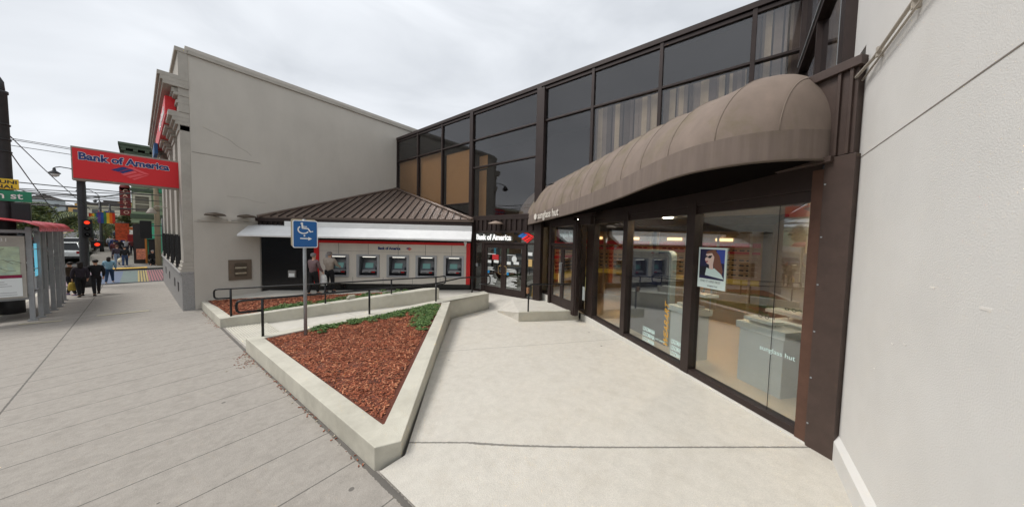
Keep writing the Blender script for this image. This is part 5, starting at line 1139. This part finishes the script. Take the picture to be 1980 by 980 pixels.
for i, (a, b) in enumerate(wires):
    a, b = Vector(a), Vector(b); pts_ = []
    for k in range(13): t = k/12; p = a.lerp(b, t); p.z -= .35*4*t*(1-t)*min(1, (b-a).length/30); pts_.append(tuple(p))
    o = MB().tube(pts_, .016 if i < 5 else .03, 4).build('overhead_wire', darkm)
    lb = wp2[i] if i < 5 else ('trolley wire running lengthwise above the street' if abs(b.y-a.y) > 60 else 'level cross wire strung beyond the crossing' if abs(b.y-a.y) < 1.5 else 'slanting cross wire in the tangle above the crossing')
    tag(o, lb, 'wire', 'overhead wires above the intersection')
for i, (a, b) in enumerate(wires[5:12]):
    pass

# ------------------------------------------------------------------ green corner building and street beyond
grn = mat('green_paint', srgb((142, 160, 128)), .7, 0, .08, 1.2, dirt=.3); cream = mat('cream_trim', srgb((206, 202, 180)), .7, 0, .06, 2); dkg = mat('dark_green_trim', srgb((74, 88, 70)), .7)
gn = thing('green_building', 'green painted Victorian corner building with a bracketed cornice', 'building', (5, 48, -.7))
MB().box(-.25, 16, 43.2, 56, 3.2, 9.0).box(.0, 16, 43.4, 56, -1, 3.2).build('wall', grn, gn)
m_ = MB().box(-.55, 16.3, 42.9, 56, 9.0, 9.5).box(-.75, 16.5, 42.7, 56.1, 9.7, 9.95).box(-.85, 16.6, 42.6, 56.2, 9.95, 10.15).box(-.32, 16.1, 43.1, 56, 8.3, 8.5)
for k in range(26): m_.box(-.7+k*.65, -.45+k*.65, 42.72, 43.1, 9.5, 9.7); 
m_.build('cornice', dkg, gn)
m_ = MB()
for k in range(60): m_.box(-.25+k*.27, -.12+k*.27, 43.08, 43.2, 8.75, 8.9)
m_.build('dentil', cream, gn)
MB().box(-.35, 16.1, 43.05, 43.25, 6.05, 6.3).box(-.35, 16.1, 43.0, 43.3, 3.6, 4.0).build('band', dkg, gn)
MB().box(-.3, 16, 43.1, 43.2, 3.2, 3.6).box(-.3, 16, 43.12, 43.2, 4.0, 4.2).build('string_course', grn, gn)
for k, x in enumerate((-.05, 1.75, 3.6, 5.6)):
    wf = MB().box(x-.14, x, 43.05, 43.2, 4.2, 5.9).box(x+.78, x+.92, 43.05, 43.2, 4.2, 5.9).box(x-.14, x+.92, 43.02, 43.2, 5.6, 5.9).box(x, x+.78, 43.12, 43.2, 4.85, 4.92).build('window', cream, gn)
    MB().box(x, x+.78, 43.16, 43.19, 4.2, 5.6).build('pane', mat('old_glass', srgb((120, 116, 100)), .2), wf)
    wf = MB().box(x-.14, x+.92, 43.08, 43.2, 6.5, 8.1).build('window', cream, gn); MB().box(x, x+.78, 43.06, 43.09, 6.6, 8.0).build('pane', MATS['old_glass'], wf)
MB().box(.55, 16, 43.25, 43.4, .1, 3.2).build('shop_cladding', mat('turquoise', srgb((86, 188, 148)), .6, 0, .05, 2), gn)
MB().box(.62, 1.1, 43.18, 43.26, -.7, 1.7).build('doorway', darkm, gn)
MB().box(.5, 1.3, 42.9, 43.25, 1.72, 1.82).build('door_hood', mat('hood_green', srgb((60, 130, 104)), .6), gn)
MB().box(-.25, .5, 43.3, 43.42, -.7, 3.1).build('shop_window', mat('dark_shop', srgb((38, 32, 32)), .3), gn)
MB().box(.4, .52, 43.0, 43.3, -.7, 1.9).build('orange_column', flat('orange_wood', (176, 112, 46)), gn)
t = tag(MB().box(-.1, .42, 42.5, 42.56, -.1, .85).build('price_board', mat('board_orange', srgb((206, 128, 100)), .6, 0, .5, 9)), 'orange and white patterned board leaning by the green building', 'board')
cs = thing('vertical_sign', 'tall dark red vertical blade sign on the green building corner', 'sign', (-.4, 46, 3.9))
MB().box(-.95, -.3, 45.9, 46.1, 3.9, 6.5).tube([(-.62, 45.9, 6.5), (-.62, 46.1, 6.5)], .33, 14).build('sign_box', mat('sign_maroon', srgb((132, 40, 42)), .5, 0, .2, 3), cs)
for k, ch in enumerate('CASTRO'): text('sign_lettering', ch, frame((-.9, 45.9), 90), .42, flat('letter_peach', (232, 190, 170)), cs, x=.14, z=6.05-k*.40, y=-.01, bold=.008)
ob = thing('orange_banner', 'orange patterned banner hanging over the far sidewalk', 'banner', (-1.0, 49, 1.8))
MB().box(-1.35, -.5, 49, 49.05, 1.5, 3.2).build('cloth', mat('orange_cloth', srgb((200, 84, 50)), .8, 0, .45, 4), ob); MB().tube([(-1.4, 49, 3.25), (0, 49, 3.25)], .03, 5).build('pole', darkm, ob)
tag(MB().box(-.95, -.05, 52, 54, 2.55, 2.85).build('shop_awning', mat('awning_orange', srgb((214, 120, 70)), .7, 0, .2, 3)), 'orange shop awning past the orange banner', 'awning')
tag(MB().box(-.6, -.05, 47, 48.6, 1.4, 2.1).build('shop_awning', mat('awning_crimson', srgb((150, 30, 36)), .7, 0, .2, 3)), 'crimson shop awning beside the orange banner', 'awning')
# buildings further up the near side of the street
bcol = [((170, 160, 140), 'tan'), ((120, 108, 100), 'brown'), ((176, 178, 176), 'pale grey'), ((150, 120, 90), 'ochre'), ((130, 140, 150), 'blue grey'), ((186, 176, 150), 'cream')]
def block(label, x0, x1, y0, y1, z0, h_, col, face='x-', nst=3, grp=None):
    t = thing('row_building', label, 'building', ((x0+x1)/2, (y0+y1)/2, z0), group=grp)
    c = mat('facade_%d_%d_%d' % col, srgb(col), .85, 0, .1, .6, dirt=.3)
    MB().box(x0, x1, y0, y1, z0-1, z0+h_).build('wall', c, t)
    MB().box(x0-.3, x1+.3, y0-.05, y1+.05, z0+h_, z0+h_+.45).build('cornice', cream, t)
    wg = mat('far_window', srgb((50, 54, 60)), .15)
    xf = x0 if face == 'x-' else x1; s_ = -1 if face == 'x-' else 1
    fh = h_/nst
    for fl in range(nst):
        n_ = max(2, int((y1-y0)/2.2))
        for k in range(n_):
            yc = y0+(y1-y0)*(k+.5)/n_; zc = z0+fl*fh
            f_ = MB().box(*sorted((xf, xf+s_*.08)), yc-.62, yc+.62, zc+.7, zc+fh-.45).build('window', cream, t)
            MB().box(*sorted((xf+s_*.08, xf+s_*.10)), yc-.5, yc+.5, zc+.82, zc+fh-.57).build('pane', wg, f_)
    for k in range(3):
        xc = x0+(x1-x0)*(k+.5)/3
        for fl in range(nst):
            zc = z0+fl*fh; f_ = MB().box(xc-.6, xc+.6, y0-.06, y0, zc+.8, zc+fh-.6).build('window', wg, t)
    return t
for i, (y0, y1, h_, k) in enumerate(((56, 66, 8, 1), (66, 78, 10, 2), (78, 92, 7.5, 3), (92, 110, 9, 4), (110, 130, 8, 5))):
    z0 = SZ((y0+y1)/2); block(f'{bcol[k][1]} row building up the street past the green corner building', .2, 12, y0+.05, y1, z0, h_, bcol[k][0])
for i, (y0, y1, h_, k) in enumerate(((-14, -4, 8, 1), (-4, 6, 10, 0), (6, 15, 8.5, 4), (15, 27, 11, 5), (42, 56, 9, 3), (56, 70, 8, 2))):
    z0 = SZ((y0+y1)/2); block(f'{bcol[k][1]} building on the opposite side of the street, {("mirrored in the glass" if y1 < 30 else "beyond the crossing")}', -36, -23, y0, y1, z0, h_, bcol[k][0], 'x+')
# flags
fcols = [(214, 60, 40), (232, 120, 40), (236, 190, 60), (70, 130, 80), (50, 80, 160), (100, 70, 140)]
fm = [flat('flag_%d' % i, c, .8) for i, c in enumerate(fcols)]
for i, (x, y, z, wd, rv, n_) in enumerate(((-2.95, 58, 4.35, .75, 1, 'rainbow flag hanging left of the lamp post over the far sidewalk'), (-2.0, 54, 4.35, 1.1, 0, 'large rainbow flag hanging over the far sidewalk'), (-2.9, 72, 5.2, .9, 1, 'distant rainbow flag beyond the lamp posts'))):
    t = thing('rainbow_flag', n_, 'flag', (x, y, z-1), group='rainbow flags over the far sidewalk')
    m_ = MB()
    for k in range(6):
        a = x-wd/2+wd*k/6; kk = k if rv == 0 else 5-k; kk = 5-k if rv == 0 else k
        m_.grid([[(a+wd/6*q, y+.06*math.sin((a+q*.1)*8+r_*2), z-1.15*r_/4) for q in (0, 1)] for r_ in range(5)], kk)
    m_.build('cloth', fm, t); MB().tube([(x-wd/2-.1, y, z+.02), (x+wd/2+.3, y, z+.02)], .02, 5).build('pole', darkm, t)
# trees
bark_ = mat('tree_bark', srgb((92, 78, 64)), .9, 0, .25, 8, streak=True)
tl = [mat('tleaf_a', srgb((92, 104, 52)), .7, 0, .3, 3), mat('tleaf_b', srgb((58, 76, 40)), .7, 0, .3, 3), mat('tleaf_c', srgb((128, 132, 70)), .7, 0, .2, 3)]
def tree(label, x, y, z, h_, r_, n=2600, s_=.13, seed=1):
    rg = random.Random(seed); t = thing('tree', label, 'tree', (x, y, z))
    m = MB().tube([(x, y, z-.3), (x+.1, y, z+h_*.3), (x-.05, y, z+h_*.55)], [.2, .15, .08], 8)
    for k in range(6):
        a = k*1.05; m.tube([(x+.05, y, z+h_*.35), (x+math.cos(a)*r_*.4, y+math.sin(a)*r_*.4, z+h_*.6), (x+math.cos(a)*r_*.7, y+math.sin(a)*r_*.7, z+h_*.75)], [.09, .05, .02], 6)
    m.build('trunk', bark_, t)
    cs = []
    for k in range(16):
        a = rg.random()*6.28; q = rg.random()**.5*r_*.8; cs.append(((x+math.cos(a)*q, y+math.sin(a)*q, z+h_*(.45+rg.random()*.45)), (r_*.34, r_*.34, r_*.28)))
    m = MB(); leaves(m, cs, n, s_, 0); m.build('crown', tl, t)
def palm(label, x, y, z, h_, seed=1, n=26, fl=2.3):
    rg = random.Random(seed); t = thing('palm_tree', label, 'palm tree', (x, y, z))
    MB().tube([(x, y, z-.2), (x+.1, y, z+h_*.5), (x, y, z+h_)], [.26, .2, .2], 10).build('trunk', bark_, t)
    m = MB()
    for k in range(n):
        a = rg.random()*6.28; el = rg.uniform(-.5, 1.2); pts_ = []
        for q in range(8):
            u = q/7; rr_ = fl*u; pts_.append(Vector((x+math.cos(a)*rr_*math.cos(el*.5), y+math.sin(a)*rr_*math.cos(el*.5), z+h_+rr_*math.sin(el)-1.35*u*u*fl*.6)))
        m.tube([tuple(p) for p in pts_], .02, 4, mi=0)
        for q in range(1, 8):
            for s2 in (-1, 1):
                for w2 in (0, .5):
                    p = pts_[q-1].lerp(pts_[q], w2); d = (pts_[q]-pts_[q-1]).normalized(); sd2 = d.cross(Vector((0, 0, 1))).normalized()*s2
                    e2 = p+sd2*.42+d*.22-Vector((0, 0, .22)); m.add([tuple(p), tuple(p+d*.09), tuple(e2)], [(0, 1, 2)], rg.choice((0, 1, 2, 1)))
    m.build('crown', tl, t)
palm('palm with drooping fronds behind the tall traffic pole', -3.35, 58, .2, 3.7, 3)
palm('second palm with ragged fronds under the rainbow flags', -2.4, 63, .4, 2.8, 5, 26, 2.0)
palm('palm standing in the middle of the far street', -9.0, 76, .8, 5.0, 6)
tree('broad olive green tree above the shelter roof', -6.8, 66, .5, 4.4, 2.6, 3200, .16, 2)
tree('yellow green street tree left of the tall palm', -9.5, 74, .7, 5.2, 3, 3200, .18, 4)
tree('bushy street tree at the end of the far sidewalk', -2.3, 84, 1.0, 4.6, 2.0, 2600, .15, 5)
tree('dark street tree across the far street', -19, 80, 1.0, 6, 3, 2600, .2, 8)
# hill with houses
hm = MB(); rw = []
for y in np.linspace(170, 900, 26):
    rw.append([(x, y, 2.6+(y-170)*.045*(1+.25*math.sin(x*.013+y*.004))+(6*math.sin(x*.02) if y > 300 else 0)) for x in np.linspace(-700, 700, 40)])
hm.grid(rw); o = hm.build('hills', mat('hill_green', srgb((104, 112, 88)), .95, 0, .3, .02)); struct(o)
hc = [(206, 198, 180), (176, 182, 188), (214, 170, 110), (226, 222, 214), (150, 146, 140), (190, 150, 120)]
rg = random.Random(12); nm_ = ['cream', 'blue grey', 'ochre', 'white', 'grey', 'terracotta']
hw_ = mat('hill_window', srgb((70, 74, 80)), .3); hr_ = mat('hill_roof', srgb((84, 78, 76)), .9)
for k in range(34):
    y = rg.uniform(185, 420); x = -y*rg.uniform(.02, .20); z = 2.6+(y-170)*.045*(1+.25*math.sin(x*.013+y*.004))+(6*math.sin(x*.02) if y > 300 else 0)
    w2 = rg.uniform(6, 11); h2 = rg.uniform(6, 10); c = rg.randrange(6)
    t = thing('hillside_house', f'{nm_[c]} {("flat" if k % 2 == 0 else "pitched")} roofed house {("low" if y < 260 else "high" if y > 340 else "midway")} on the distant hill, {("left" if x < -y*.12 else "right")} side', 'house', (x, y, z), group='houses on the distant hill')
    MB().box(x-w2/2, x+w2/2, y, y+9, z-4, z+h2).build('wall', mat('hill_wall_%d' % c, srgb(hc[c]), .9), t)
    if k % 2: MB().add([(x-w2/2-.3, y-.3, z+h2), (x+w2/2+.3, y-.3, z+h2), (x+w2/2+.3, y+9.3, z+h2), (x-w2/2-.3, y+9.3, z+h2), (x, y-.3, z+h2+2.2), (x, y+9.3, z+h2+2.2)], [(0, 1, 4), (1, 2, 5, 4), (2, 3, 5), (3, 0, 4, 5)]).build('roof', hr_, t)
    else: MB().box(x-w2/2-.2, x+w2/2+.2, y-.2, y+9.2, z+h2, z+h2+.4).build('roof', hr_, t)
    m_ = MB()
    for fl in range(2):
        for q in range(3): m_.box(x-w2/2+w2*(q+.3)/3, x-w2/2+w2*(q+.7)/3, y-.05, y, z+1+fl*h2/2, z+1+fl*h2/2+1.5)
    m_.build('window', hw_, t)
# hillside greenery between the houses
m_ = MB(); cs = []
for k in range(70):
    y = rg.uniform(172, 380); x = -y*rg.uniform(.0, .22); cs.append(((x, y, 2.6+(y-170)*.045+1.5), (4, 4, 2.6)))
leaves(m_, cs, 9000, .7, 0); o = stuff(m_.build('hillside_trees', tl)); o['label'] = 'blurred green trees between the hillside houses'; o['category'] = 'trees'
